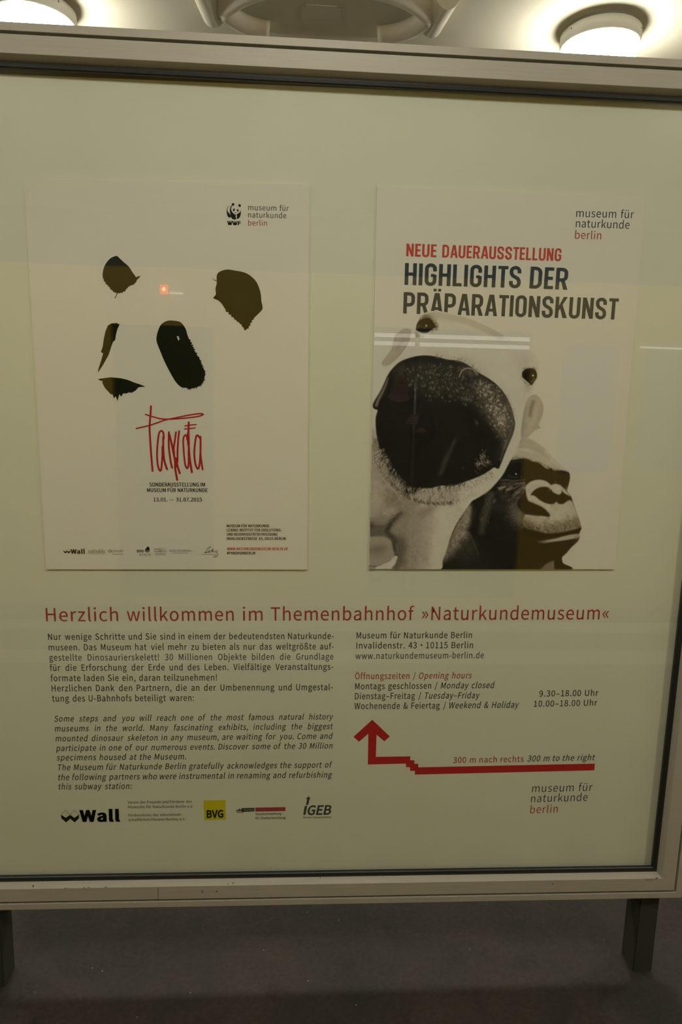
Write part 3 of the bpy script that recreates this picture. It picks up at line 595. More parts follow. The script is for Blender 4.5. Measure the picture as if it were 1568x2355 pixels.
def bold(fl, s, p0, p1, cap, off, track, d=.4):
    text(fl, s, p0, (p1[0] - d, p1[1]), cap, off, track); fl.v, n0 = fl.v, len(fl.v)
    text(fl, s, (p0[0] + d, p0[1]), p1, cap, off, track); fl.v = fl.v[:n0] + [(q[0], q[1] - 4e-5, q[2]) for q in fl.v[n0:]]
TY = SY - .0003
t = Flat(TY)
for s, x0, x1 in (('Herzlich', 106.2, 272), ('willkommen', 292, 537.5), ('im', 558.5, 603.8), ('Themenbahnhof', 622.5, 951.5), ('»Naturkundemuseum«', 969.5, 1398.6)):
    yb = lambda x: 1429 - 4.6 * (x - 106) / 1292
    text(t, s, (x0, yb(x0)), (x1, yb(x1)), 30.4, .003, 1.08)
t.build('title', 'ink_red', sheet)['label'] = 'large red welcome title'
t = Flat(TY); TR = 1.11
g1 = [("Nur wenige Schritte und Sie sind in einem der bedeutendsten Naturkunde-", 110.8, 1471.6, 767, 1469.4, 0),
      ("museen. Das Museum hat viel mehr zu bieten als nur das weltgrößte auf-", 112.1, 1495.9, 767, 1493.4, 1),
      ("gestellte Dinosaurierskelett! 30 Millionen Objekte bilden die Grundlage", 113.5, 1519.4, 766.5, 1516.8, 1),
      ("für die Erforschung der Erde und des Leben. Vielfältige Veranstaltungs-", 114.9, 1542.8, 766, 1540.2, 1),
      ("formate laden Sie ein, daran teilzunehmen!", 116.7, 1566.6, 498.8, 1565, 0),
      ("Herzlichen Dank den Partnern, die an der Umbenennung und Umgestal-", 119, 1590, 765, 1587, 1),
      ("tung des U-Bahnhofs beteiligt waren:", 120, 1613.4, 446, 1611.9, 0)]
K = text(Flat(TY), *[(g1[4][0]), (g1[4][1], g1[4][2]), (g1[4][3], g1[4][4]), 14.2, 0, TR])
for s, x0, y0, x1, y1, just in g1:
    text(t, s, (x0, y0), (x1, y1), 14.2, .011, TR, 0, 'space' if just else 'stretch', K * 1.0)
t.build('german_paragraph', 'ink', sheet)
t = Flat(TY); SH = .19
g2 = [("Some steps and you will reach one of the most famous natural history", 124.6, 1659.6, 766, 1654.4, 1),
      ("museums in the world. Many fascinating exhibits, including the biggest", 125.9, 1682.3, 765.5, 1676.7, 1),
      ("mounted dinosaur skeleton in any museum, are waiting for you. Come and", 127.7, 1705, 765, 1699, 1),
      ("participate in one of our numerous events. Discover some of the 30 Million", 129, 1727.4, 764.5, 1721.4, 1),
      ("specimens housed at the Museum.", 130, 1748.8, 428, 1746.4, 0),
      ("The Museum für Naturkunde Berlin gratefully acknowledges the support of", 133.5, 1771.6, 764, 1765.2, 1),
      ("the following partners who were instrumental in renaming and refurbishing", 134, 1794.3, 763.5, 1788, 1),
      ("this subway station:", 134.8, 1815.8, 303.6, 1814.2, 0)]
K2 = text(Flat(TY), g2[4][0], g2[4][1:3], g2[4][3:5], 13.3, 0, TR, SH)
for s, x0, y0, x1, y1, just in g2:
    text(t, s, (x0, y0), (x1, y1), 13.3, .011, TR, SH, 'space' if just else 'stretch', K2 * .97)
t.build('english_paragraph', 'ink', sheet)['label'] = 'italic English paragraph'
t = Flat(TY)
text(t, "Museum für Naturkunde Berlin", (819.4, 1468.3), (1084.8, 1467.2), 14, .011, TR)
text(t, "Invalidenstr. 43 · 10115 Berlin", (819.2, 1491.5), (1087.4, 1490.4), 14, .011, TR)
text(t, "www.naturkundemuseum-berlin.de", (817, 1515.6), (1112.2, 1513.6), 14, .011, TR)
t.build('address', 'ink', sheet)
t = Flat(TY)
text(t, "Öffnungszeiten /", (816.3, 1562), (955.5, 1561), 14, .009, TR); text(t, "Opening hours", (963, 1561), (1084.8, 1559.9), 14, .009, TR, SH)
oh = t.build('opening_hours', 'ink_rose', sheet)
t = Flat(TY)
text(t, "Montags geschlossen /", (816.3, 1585.3), (1005.5, 1583.6), 14, .011, TR); text(t, "Monday closed", (1013, 1583.5), (1137, 1582.4), 14, .011, TR, SH)
text(t, "Dienstag–Freitag /", (815.8, 1608), (968, 1606.9), 14, .011, TR); text(t, "Tuesday–Friday", (976.5, 1606.8), (1102.6, 1605.6), 14, .011, TR, SH)
text(t, "Wochenende & Feiertag /", (814.5, 1630.8), (1025, 1629), 14, .011, TR); text(t, "Weekend & Holiday", (1032.8, 1629), (1193, 1627.4), 14, .011, TR, SH)
t.build('opening_hours', 'ink', sheet); t = Flat(TY)
text(t, "9.30–18.00 Uhr", (1239.5, 1602), (1375.4, 1600), 13.6, .011, TR); text(t, "10.00–18.00 Uhr", (1227.4, 1625.4), (1372.8, 1622.6), 13.6, .011, TR)
t.build('opening_times', 'ink', sheet)
t = Flat(TY); k, ox, oy = 2.45, 780, 1630
arrow = [(186, 62), (285, 156), (254, 184), (210, 146), (206, 271), (400, 268), (400, 290), (423, 290), (423, 310), (445, 310), (445, 330), (1440, 309), (1437, 347),
         (426, 371), (426, 350), (399, 350), (399, 329), (376, 329), (376, 309), (161, 314), (164, 140), (111, 186), (80, 158)]
t.poly(arrow, k, ox, oy); t.build('direction_arrow', 'ink_crimson', sheet)['label'] = 'red arrow that steps left and points up'
t = Flat(TY); text(t, "300 m nach rechts", (1041.6, 1754.6), (1203.5, 1751.9), 13.2, .009, TR); t.build('distance_note', 'ink_rose', sheet)
t = Flat(TY); text(t, "300 m to the right", (1211.8, 1751.3), (1367.8, 1748.2), 13.2, .011, TR, SH); t.build('distance_note', 'ink', sheet)
t = Flat(TY); text(t, "museum für", (1222.9, 1821.9), (1361.8, 1818.8), 17.6, -.002, 1.1, .05); text(t, "naturkunde", (1220.4, 1845.2), (1350.4, 1841.7), 17.6, -.002, 1.1, .05)
t.build('museum_logo', 'ink_slate', sheet)
t = Flat(TY); text(t, "berlin", (1218.8, 1870.6), (1282, 1868.6), 17.6, -.002, 1.1, .05); t.build('museum_logo', 'ink_rose', sheet)
# partner logos
def wall_logo(fl, k, ox, oy, zig=True):
    fl.poly([(93, 291), (145, 328), (190, 297), (235, 328), (285, 291), (283, 332), (240, 376), (192, 337), (147, 376), (97, 332)], k, ox, oy)
    for d in ([(140, 247), (186, 293), (143, 329), (93, 293)], [(232, 247), (284, 293), (235, 329), (190, 293)]):
        fl.stroke(d + [d[0]], 3.2, k, ox, oy, False)
t = Flat(TY); k, ox, oy = 4.6118, 120, 1810
wall_logo(t, k, ox, oy); [text(t, "Wall", (182.9 + q_, 1889.2), (274.3 + q_, 1888.4), 25, .034, 1.14) for q_ in (0, 1.0, 2.0)]
t.build('sponsor_logo', 'ink_black', sheet)
t = Flat(TY)
for s, x0, y0, x1, y1 in (("Verein der Freunde und Förderer des", 293.5, 1848.3, 441.3, 1846.2), ("Museums für Naturkunde Berlin e.V.", 294, 1858.9, 444.6, 1857.2),
                          ("Fördererkreis der naturwissen-", 294.8, 1878, 419.2, 1875.8), ("schaftlichen Museen Berlins e.V.", 295.2, 1888.1, 426.8, 1886.4)):
    text(t, s, (x0, y0), (x1, y1), 5.9, .022)
t.build('sponsor_credit', 'ink_grey', sheet)
t = Flat(TY); k, ox, oy = 4.3556, 440, 1810
t.poly([(122, 134), (343, 131), (345, 326), (130, 332)], k, ox, oy); bv = t.build('transport_logo', 'ink_yellow', sheet); bv['label'] = 'yellow square logo'
t = Flat(TY - .0003); text(t, "BVG", (475.2, 1880.4), (513.8, 1879.7), 16.2, .042, 1.06); t.build('logo_lettering', 'ink_black', bv)
t = Flat(TY)
t.poly([(502, 211), (632, 208), (632, 244), (520, 250), (502, 250)], k, ox, oy)
for x in (452, 464, 476, 488, 500, 512): t.poly([(x, 236), (x + 6, 236), (x + 8, 260), (x + 2, 260)], k, ox, oy)
t.poly([(450, 230), (515, 226), (515, 236), (450, 238)], k, ox, oy); t.poly([(470, 222), (490, 214), (492, 226), (470, 228)], k, ox, oy)
text(t, "Senatsverwaltung", (586.9, 1874.4), (646.8, 1873.4), 5.0, .014); text(t, "für Stadtentwicklung", (587, 1884), (656.6, 1883), 5.0, .014)
sl_ = t.build('senate_logo', 'ink', sheet)
t = Flat(TY - .0003); text(t, "Berlin", (561.2, 1865.4), (583.2, 1864.8), 5, .012); t.build('logo_lettering', 'ink_pale', sl_)
t = Flat(TY); t.poly([(640, 206), (942, 201), (942, 240), (640, 246)], k, ox, oy); t.build('senate_bar', 'ink_wine', sheet)
t = Flat(TY); text(t, "GEB", (707.0, 1873.8), (761.8, 1872.8), 20.6, .030, 1.0, .2)
t.poly([(1135, 190), (1160, 189), (1142, 278), (1120, 279)], k, ox, oy)
t.poly([(1175, 93), (1195, 121), (1183, 121), (1170, 178), (1147, 179), (1160, 121), (1143, 121)], k, ox, oy)
text(t, "Berliner Fahrgastverband", (696.9, 1881.8), (762, 1880.8), 3.6, .01, 1.0, .2); t.build('passenger_union_logo', 'ink', sheet)

# ------------------------------------------------------------------ the two posters
PY = -.0190
def poster(name, corners):
    P = [tuple(q) for q in on_y([c_[0] for c_ in corners], [c_[1] for c_ in corners], PY)]
    bm_ = bmesh.new(); a = [bm_.verts.new(q) for q in P]; b_ = [bm_.verts.new((q[0], -.0152, q[2])) for q in P]
    bm_.faces.new(a); bm_.faces.new(b_[::-1])
    for i in range(4): bm_.faces.new((a[i], a[(i + 1) % 4], b_[(i + 1) % 4], b_[i]))
    return obj(name, bm_, 'paper')
p1 = poster('exhibition_poster', [(55, 411.5), (711, 423.8), (706, 1310), (106, 1309.3)])
tag(p1, 'white poster with black panda face patches and red handwritten title, on the left', 'poster')
QY = PY - .0003
jag = random.Random(3)
def furry(pts, amp, n=5, only=None):
    q = catmull(pts, n, True); out_ = []
    for i, p in enumerate(q):
        a, b_ = q[i - 1], q[(i + 1) % len(q)]; d = b_ - a; nn = np.array([d[1], -d[0]]) / (np.linalg.norm(d) + 1e-9)
        s = amp * (jag.random() if i % 2 else -.25 * jag.random()) if (only is None or only(p)) else 0
        out_.append(tuple(p + nn * s))
    return out_
k, ox, oy = 2.0632, 0, 380
ear = [(548, 431), (557, 432), (585, 458), (610, 480), (630, 510), (645, 531), (650, 541), (640, 560), (610, 577), (585, 600), (562, 606), (546, 604), (520, 580), (500, 555), (487, 530), (490, 495), (503, 465), (525, 441)]
t = Flat(QY); t.poly(furry(ear, 5, 4, lambda p: p[1] > 545), k, ox, oy); t.poly([(642, 538), (650, 529), (669, 524), (652, 542)], k, ox, oy); t.stroke([(562, 603), (553, 615), (546, 630)], 3, k, ox, oy)
t.build('panda_ear', 'ink_black', p1)
t = Flat(QY); e2 = [(1028, 525), (1040, 506), (1075, 495), (1110, 499), (1160, 509), (1195, 530), (1220, 560), (1236, 605), (1240, 645), (1246, 675), (1240, 690), (1215, 715), (1195, 735), (1180, 765), (1163, 782), (1145, 757), (1120, 735), (1095, 710), (1070, 685), (1050, 655), (1033, 640), (1016, 626), (1024, 612), (1022, 585), (1028, 560)]
t.poly(furry(e2, 6, 4, lambda p: p[1] > 690 and p[0] < 1200), k, ox, oy); t.poly([(1028, 552), (1003, 537), (1026, 546)], k, ox, oy); t.poly([(1026, 612), (1010, 630), (1030, 640)], k, ox, oy); t.poly([(1155, 770), (1163, 786), (1170, 770)], k, ox, oy)
t.build('panda_ear', 'ink_black', p1)
t = Flat(QY); t.poly([(512, 760), (530, 750), (558, 748), (557, 752), (568, 754), (558, 775), (551, 800), (546, 830), (536, 838), (530, 855), (515, 900), (490, 945), (464, 986), (467, 965), (480, 925), (489, 893), (478, 886), (487, 862), (492, 825), (500, 788)], k, ox, oy); t.build('panda_eye_patch', 'ink_black', p1)
e3 = [(742, 830), (748, 790), (765, 755), (795, 738), (830, 738), (858, 746), (880, 775), (890, 808), (908, 850), (925, 885), (945, 915), (955, 945), (970, 975), (972, 1000), (962, 1030), (945, 1048), (920, 1056), (897, 1062), (885, 1056), (862, 1054), (835, 1030), (805, 980), (780, 930), (755, 870)]
t = Flat(QY); t.poly(furry(e3, 9, 7, lambda p: p[0] > 890 and p[1] > 830), k, ox, oy); ep = t.build('panda_eye_patch', 'ink_black', p1)
t = Flat(QY - .0003); t.poly([(838, 812), (848, 811), (848, 818), (853, 824), (846, 833), (842, 822)], k, ox, oy); t.build('eye_glint', 'paper', ep)
t = Flat(QY); t.poly([(464, 1014), (525, 1006), (570, 1010), (602, 1017), (640, 1032), (665, 1040), (691, 1051), (658, 1053), (642, 1070), (634, 1074), (624, 1080), (612, 1077), (600, 1083), (585, 1082), (574, 1098), (566, 1086), (562, 1100), (558, 1119), (549, 1096), (541, 1106), (533, 1086), (526, 1088), (515, 1075), (500, 1060), (492, 1046), (485, 1032), (488, 1024), (474, 1022)], k, ox, oy); t.build('panda_nose', 'ink_black', p1)
# the red handwritten word
t = Flat(QY); k, ox, oy = 7.84, 300, 920
for pts, w in (([(370, 112), (362, 240), (352, 360), (344, 480), (350, 640), (370, 950), (398, 1278)], 31),
               ([(268, 258), (400, 300), (560, 338), (740, 343), (960, 328), (1200, 298), (1310, 262), (1250, 245), (1050, 272), (800, 323), (640, 355), (480, 410), (330, 460), (104, 512)], 21),
               ([(602, 690), (590, 590), (552, 556), (510, 620), (480, 900), (484, 1100), (508, 1235), (540, 1275), (560, 1200), (575, 1000), (594, 700)], 29),
               ([(590, 660), (592, 880), (605, 1060), (632, 1170), (660, 1248)], 31), ([(583, 850), (585, 1000)], 44),
               ([(692, 580), (690, 800), (702, 950), (728, 1130), (750, 1220)], 30), ([(700, 620), (735, 760), (770, 930), (800, 1090), (808, 1250), (842, 1440)], 31),
               ([(820, 580), (798, 740), (778, 900), (800, 1080)], 29), ([(878, 562), (858, 740), (848, 950), (846, 1110), (812, 1150)], 29), ([(815, 1050), (850, 1200), (888, 1318)], 32), ([(815, 1130), (840, 1190)], 50), ([(770, 860), (780, 960)], 40),
               ([(1024, 720), (1010, 650), (982, 634), (952, 700), (955, 850), (982, 1140), (1022, 1232), (1046, 1150), (1046, 900)], 27), ([(1050, 402), (1044, 650), (1054, 900), (1072, 1090), (1106, 1300)], 33), ([(1040, 600), (1045, 800)], 44),
               ([(980, 466), (1100, 448), (1184, 441)], 17), ([(974, 522), (1080, 512), (1168, 502)], 17),
               ([(1256, 690), (1208, 636), (1176, 690), (1150, 950), (1170, 1150), (1216, 1238), (1246, 1150), (1262, 900), (1262, 660)], 29), ([(1264, 700), (1262, 950), (1280, 1120), (1300, 1252)], 28)):
    t.stroke(pts, w * 1.14, k, ox, oy)
t.build('handwritten_title', 'ink_crimson', p1)['label'] = 'red scrawled handwritten word'
t = Flat(QY)
bold(t, "SONDERAUSSTELLUNG IM", (343.4, 1118.8), (471.3, 1118.9), 8.8, .010, 1.03); bold(t, "MUSEUM FÜR NATURKUNDE", (338, 1131.5), (477.6, 1131.6), 8.6, .010, 1.03); bold(t, "13.01. — 31.07.2015", (353, 1153), (464.6, 1153.1), 8.6, .006, 1.03)
t.build('exhibition_details', 'ink_black', p1)
t = Flat(QY)
for s, x1, y in (("MUSEUM FÜR NATURKUNDE", 619.1, 1212.5), ("LEIBNIZ-INSTITUT FÜR EVOLUTIONS-", 647.6, 1222.2), ("UND BIODIVERSITÄTSFORSCHUNG", 637.7, 1232.0), ("INVALIDENSTRASSE 43, 10115 BERLIN", 656.8, 1241.7)): bold(t, s, (521.4, y), (x1, y), 6.3, .010, 1.05)
bold(t, "#PANDASINBERLIN", (522, 1275.1), (586.8, 1275.1), 6.3, .010, 1.05); t.build('address', 'ink_black', p1)
t = Flat(QY); bold(t, "WWW.NATURKUNDEMUSEUM-BERLIN.DE", (522, 1265.4), (662.3, 1265.3), 6.3, .010, 1.05); t.build('web_address', 'ink_headline', p1)
t = Flat(QY); text(t, "museum für", (570.6, 483.2), (664.2, 485.3), 12.6, .002, 1.06); text(t, "naturkunde", (570.6, 500.2), (658.5, 502), 12.6, .002, 1.06); t.build('museum_logo', 'ink', p1)
t = Flat(QY); text(t, "berlin", (570.6, 518.7), (613.9, 519.3), 12.6, .002, 1.06); t.build('museum_logo', 'ink_rose', p1)
# conservation charity emblem
t = Flat(QY); k, ox, oy = 6.5333, 480, 440
t.ellipse(365, 196, 20, 19, 0, 20, k, ox, oy); t.ellipse(463, 213, 19, 22, -.5, 20, k, ox, oy); t.ellipse(377, 279, 14, 21, .35, 20, k, ox, oy); t.ellipse(435, 287, 13, 20, -.35, 20, k, ox, oy)
t.poly([(386, 313), (400, 315), (413, 314), (408, 323), (400, 327), (391, 322)], k, ox, oy); t.stroke([(400, 326), (400, 337)], 4, k, ox, oy, False)
t.poly(catmull([(316, 210), (292, 232), (274, 264), (268, 300), (273, 340), (284, 372), (300, 390), (326, 391), (331, 362), (318, 350), (312, 332), (292, 312), (280, 290), (284, 256), (300, 228)], 3), k, ox, oy)
t.poly(catmull([(350, 212), (328, 232), (317, 270), (318, 310), (325, 345), (334, 385), (350, 410), (375, 422), (406, 423), (408, 400), (402, 378), (406, 358), (417, 346), (396, 349), (368, 330), (347, 300), (336, 268), (340, 238), (354, 220)], 3), k, ox, oy)
t.poly(catmull([(484, 270), (477, 300), (458, 322), (430, 338), (420, 352), (424, 385), (417, 405), (432, 413), (456, 400), (474, 366), (482, 325)], 3), k, ox, oy)
text(t, "WWF", (522.2, 516.6), (553.6, 517.6), 8.3, .045, 1.0); t.build('panda_emblem', 'ink_black', p1)
# sponsors along the foot of the poster
t = Flat(QY); k2, ox2, oy2 = 11.6, 138.2, 1240.9
wall_logo(t, k2 * 1.02, 138, 1241.2); [text(t, "Wall", (162.6 + q_, 1273.2), (195.0 + q_, 1273.2), 9.8, .022, 1.12) for q_ in (0, .4, .8)]; text(t, "zoo", (314.2, 1269.8), (330.2, 1269.8), 6.8, .03)
k, ox, oy = 7.4667, 300, 1250
t.poly([(250, 105), (270, 80), (298, 46), (325, 70), (328, 110), (318, 150), (306, 152), (306, 112), (298, 108), (294, 156), (278, 156), (276, 108), (268, 112), (268, 146), (254, 144)], k, ox, oy)
for pts in ([(1300, 95), (1345, 65), (1375, 47), (1360, 75), (1320, 110), (1290, 160), (1275, 145), (1330, 150), (1350, 120), (1350, 155), (1375, 120), (1420, 95), (1395, 150), (1405, 120), (1440, 150), (1460, 125), (1495, 130), (1470, 165), (1500, 180), (1480, 220), (1445, 235), (1430, 220), (1470, 195)],): t.stroke(pts, 6, k, ox, oy)
t.build('sponsor_logo', 'ink_black', p1)
t = Flat(QY); text(t, "satis&fy", (202.9, 1271.6), (241.8, 1271.6), 8.0, .008); t.stroke([(204, 1273.8), (238, 1273.9)], .5, smooth=False)
text(t, "ptimahl", (257, 1270.2), (283.4, 1270.2), 6.2, 0); t.ellipse(252.6, 1267.2, 3.6, 3.4)
t.build('sponsor_logo', 'ink_grey', p1)
t = Flat(QY - .0002); t.ellipse(252.6, 1267.2, 1.9, 1.8); t.build('sponsor_logo', 'paper', p1)
t = Flat(QY); text(t, "BERLIN", (320.4, 1278), (346.8, 1278), 5.2, .006); text(t, "SENCKENBERG", (389, 1268.8), (439.3, 1268.8), 4.6, .012)
for x0, x1, y, w in ((397, 432, 1272, 1.0), (356, 381, 1272.8, .9), (356, 381, 1276, .9), (355, 382, 1261.6, .8), (355, 371, 1264, 1.2), (366, 382, 1266.4, 1.0), (355, 373, 1268.8, 1.3), (376, 382, 1269.2, .9), (258, 283, 1274.4, .9), (464, 494, 1274.8, .7)): t.stroke([(x0, y), (x1, y)], w, smooth=False)
t.build('sponsor_logo', 'ink_pale', p1)

# poster with the animals
p2 = poster('exhibition_poster', [(866.9, 427.7), (1484, 453.2), (1412.8, 1309.4), (847.7, 1308.5)])
tag(p2, 'white poster with a big-nosed calf and a gorilla under dark capital headline, on the right', 'poster')
t = Flat(QY); text(t, "NEUE", (933.8, 589.4), (1003.2, 591.6), 29.5, font='head'); text(t, "DAUERAUSSTELLUNG", (1016.4, 592), (1289.8, 600.6), 29.2, font='head'); t.build('headline', 'ink_headline', p2)
t = Flat(QY); text(t, "HIGHLIGHTS", (929.8, 655), (1196.6, 662.6), 50.3, font='head'); text(t, "DER", (1216.8, 663.2), (1304.6, 666.6), 50.2, font='head'); text(t, "PRÄPARATIONSKUNST", (926.7, 721), (1419.2, 735), 49.4, font='head'); t.build('headline', 'ink_slate', p2)
t = Flat(QY); text(t, "museum für", (1324.5, 498.8), (1457, 502), 18.2, .0, 1.05); text(t, "naturkunde", (1323.6, 522.4), (1447, 526), 18.2, .0, 1.05); t.build('museum_logo', 'ink_slate', p2)
t = Flat(QY); text(t, "berlin", (1321.8, 548.8), (1382, 550.5), 18.2, .0, 1.05); t.build('museum_logo', 'ink_rose', p2)
# ------------------------------------------------------------------ printed black and white photograph of a calf and a gorilla
ST = 1.2; GX0, GY0, GX1, GY1 = 846.0, 714.0, 1341.0, 1309.2
gx = np.arange(GX0, GX1, ST); gy = np.arange(GY0, GY1 + .1, (GY1 - GY0) / round((GY1 - GY0) / ST))
XX, YY = np.meshgrid(gx, gy); V = np.full(XX.shape, 160.0); A = np.zeros(XX.shape); SY_ = gy[1] - gy[0]
def win(x0, y0, x1, y1, m_=3):
    i0 = max(int((x0 - m_ - GX0) / ST), 0); i1 = min(int((x1 + m_ - GX0) / ST) + 2, XX.shape[1])
    j0 = max(int((y0 - m_ - GY0) / SY_), 0); j1 = min(int((y1 + m_ - GY0) / SY_) + 2, XX.shape[0])
    return slice(j0, max(j1, j0)), slice(i0, max(i1, i0))
def mask(q, soft=1.2):
    q = np.asarray(q, float); s = win(q[:, 0].min(), q[:, 1].min(), q[:, 0].max(), q[:, 1].max(), soft * 2 + 2); x, y = XX[s], YY[s]
    ins = np.zeros(x.shape, bool); d2 = np.full(x.shape, 1e9)
    for a, b_ in zip(q, np.roll(q, -1, 0)):
        e = b_ - a; L2 = e @ e + 1e-9; tt = np.clip(((x - a[0]) * e[0] + (y - a[1]) * e[1]) / L2, 0, 1)
        d2 = np.minimum(d2, (x - a[0] - tt * e[0]) ** 2 + (y - a[1] - tt * e[1]) ** 2)
        if a[1] != b_[1]: ins ^= ((a[1] > y) != (b_[1] > y)) & (x < (b_[0] - a[0]) * (y - a[1]) / (b_[1] - a[1]) + a[0])
    sd = np.where(ins, np.sqrt(d2), -np.sqrt(d2)); return s, np.clip(.5 + sd / (2 * soft), 0, 1)
def fill(pts, v, soft=1.2, op=1.0, smooth=True, cover=False):
    s, k = mask(catmull(pts, 5) if smooth else pts, soft); V[s] = V[s] * (1 - k * op) + v * k * op
    if cover: A[s] = np.maximum(A[s], k)
    return s, k
def blob(cx, cy, rx, ry, v, op=1.0, ang=0.0, clip=None):
    R = 2.6 * max(rx, ry); s = win(cx - R, cy - R, cx + R, cy + R); x, y = XX[s] - cx, YY[s] - cy
    c_, s_ = math.cos(ang), math.sin(ang); u_, w_ = x * c_ + y * s_, -x * s_ + y * c_
    k = np.exp(-.5 * ((u_ / rx) ** 2 + (w_ / ry) ** 2) * 1.6) * op
    if clip is not None: k = k * clip[s]
    V[s] = V[s] * (1 - k) + v * k
def line(pts, w, v, op=1.0, smooth=True, soft=.8, clip=None, taper=False):
    q = catmull(pts, 6, False) if (smooth and len(pts) > 2) else np.asarray(pts, float)
    s = win(q[:, 0].min(), q[:, 1].min(), q[:, 0].max(), q[:, 1].max(), w + 3); x, y = XX[s], YY[s]; d = np.full(x.shape, 1e9)
    for i, (a, b_) in enumerate(zip(q[:-1], q[1:])):
        e = b_ - a; tt = np.clip(((x - a[0]) * e[0] + (y - a[1]) * e[1]) / (e @ e + 1e-9), 0, 1)
        dd = np.sqrt((x - a[0] - tt * e[0]) ** 2 + (y - a[1] - tt * e[1]) ** 2)
        if taper: dd = dd + (i + tt) / (len(q) - 1) * w * .5
        d = np.minimum(d, dd)
    k = np.clip(.5 + (w / 2 - d) / (2 * soft), 0, 1) * op
    if clip is not None: k = k * clip[s]
    V[s] = V[s] * (1 - k) + v * k
def full(pts, soft=1.0, smooth=True):
    m_ = np.zeros(XX.shape); s, k = mask(catmull(pts, 5) if smooth else np.asarray(pts, float), soft); m_[s] = k; return m_
def vnoise(sc, seed, oct_=3):
    r = np.random.default_rng(seed); o_ = np.zeros(XX.shape); amp = 1.0; tot = 0
    for _ in range(oct_):
        g = r.random((int((GY1 - GY0) / sc) + 4, int((GX1 - GX0) / sc) + 4)); fx, fy = (XX - GX0) / sc, (YY - GY0) / sc
        i, j = fx.astype(int), fy.astype(int); u_, w_ = fx - i, fy - j; u_ = u_ * u_ * (3 - 2 * u_); w_ = w_ * w_ * (3 - 2 * w_)
        o_ += amp * ((g[j, i] * (1 - u_) + g[j, i + 1] * u_) * (1 - w_) + (g[j + 1, i] * (1 - u_) + g[j + 1, i + 1] * u_) * w_); tot += amp; amp *= .55; sc /= 2.1
    return o_ / tot
def hairs(n, region, direction, length, w, vals, clip=None, op=(.4, .9), spread=.35):
    for _ in range(n):
        p = region(); a = direction(p) + pr.gauss(0, spread); l = length * (.5 + pr.random())
        m_ = (p[0] + math.cos(a + .15) * l * .5, p[1] + math.sin(a + .15) * l * .5); e = (p[0] + math.cos(a) * l, p[1] + math.sin(a) * l)
        line([p, m_, e], w * (.6 + .8 * pr.random()), pr.uniform(*vals), pr.uniform(*op), False, .7, clip, True)
pr = random.Random(5)
def along(curve, lo, hi):
    q = catmull(curve, 8, False)
    def f():
        i = pr.randrange(len(q) - 1); t_ = pr.random(); p = q[i] * (1 - t_) + q[i + 1] * t_; d = q[i + 1] - q[i]; n_ = np.array([-d[1], d[0]]) / (np.linalg.norm(d) + 1e-9)
        return tuple(p + n_ * pr.uniform(lo, hi))
    return f

# ---- gorilla (lies behind the calf)
GOR = [(1178, 1035), (1184, 1018), (1195, 1008), (1208, 1006), (1224, 1011), (1240, 1022), (1258, 1036), (1270, 1050), (1283, 1064), (1298, 1077), (1307, 1084), (1311, 1095), (1309, 1110), (1305, 1124), (1305, 1131), (1313, 1141), (1318, 1155),
       (1324, 1172), (1331, 1192), (1336, 1208), (1337, 1216), (1333, 1225), (1332, 1230), (1333, 1236), (1328, 1246), (1314, 1259), (1303, 1272), (1293, 1282), (1294, 1294), (1297, 1312), (1000, 1312), (1012, 1290), (1022, 1268), (1034, 1236), (1048, 1206), (1066, 1178), (1090, 1146), (1130, 1100)]
gm = full(GOR, 1.0); A = np.maximum(A, gm); V = V * (1 - gm) + 22 * gm
n1, n2, n3 = vnoise(26, 1), vnoise(9, 2), vnoise(4, 3, 2)
fore = [(1172, 1056), (1178, 1035), (1184, 1016), (1195, 1007), (1208, 1005), (1226, 1010), (1244, 1023), (1262, 1038), (1284, 1064), (1300, 1077), (1308, 1086), (1300, 1083), (1288, 1082), (1274, 1083), (1266, 1076), (1260, 1079), (1252, 1075), (1244, 1068), (1236, 1063), (1224, 1061), (1212, 1055), (1200, 1054), (1188, 1056)]
fm = full(fore, 1.8); V = V * (1 - fm) + (143 + 14 * (n1 - .5)) * fm
line([(1186, 1018), (1206, 1014), (1226, 1020)], 9, 128, .7, clip=fm, soft=3); line([(1196, 1028), (1220, 1028), (1244, 1040), (1262, 1052)], 7, 126, .55, clip=fm, soft=3); line([(1182, 1038), (1204, 1034), (1222, 1040)], 8, 156, .8, clip=fm, soft=3)
blob(1205, 1047, 24, 8, 140, .6, 0, fm); line([(1262, 1040), (1290, 1068), (1308, 1084)], 14, 156, .75, clip=fm, soft=5)
hairs(110, along([(1174, 1056), (1200, 1055), (1224, 1061), (1244, 1068), (1262, 1078)], -3, 1), lambda p: -1.2 + .006 * (p[0] - 1174), 4, 1.1, (40, 100), gm, (.3, .65), .5)
hairs(120, along([(1180, 1030), (1210, 1026), (1250, 1048), (1290, 1076)], -14, 14), lambda p: -.6, 5, 1.0, (110, 150), fm, (.2, .5), .6)
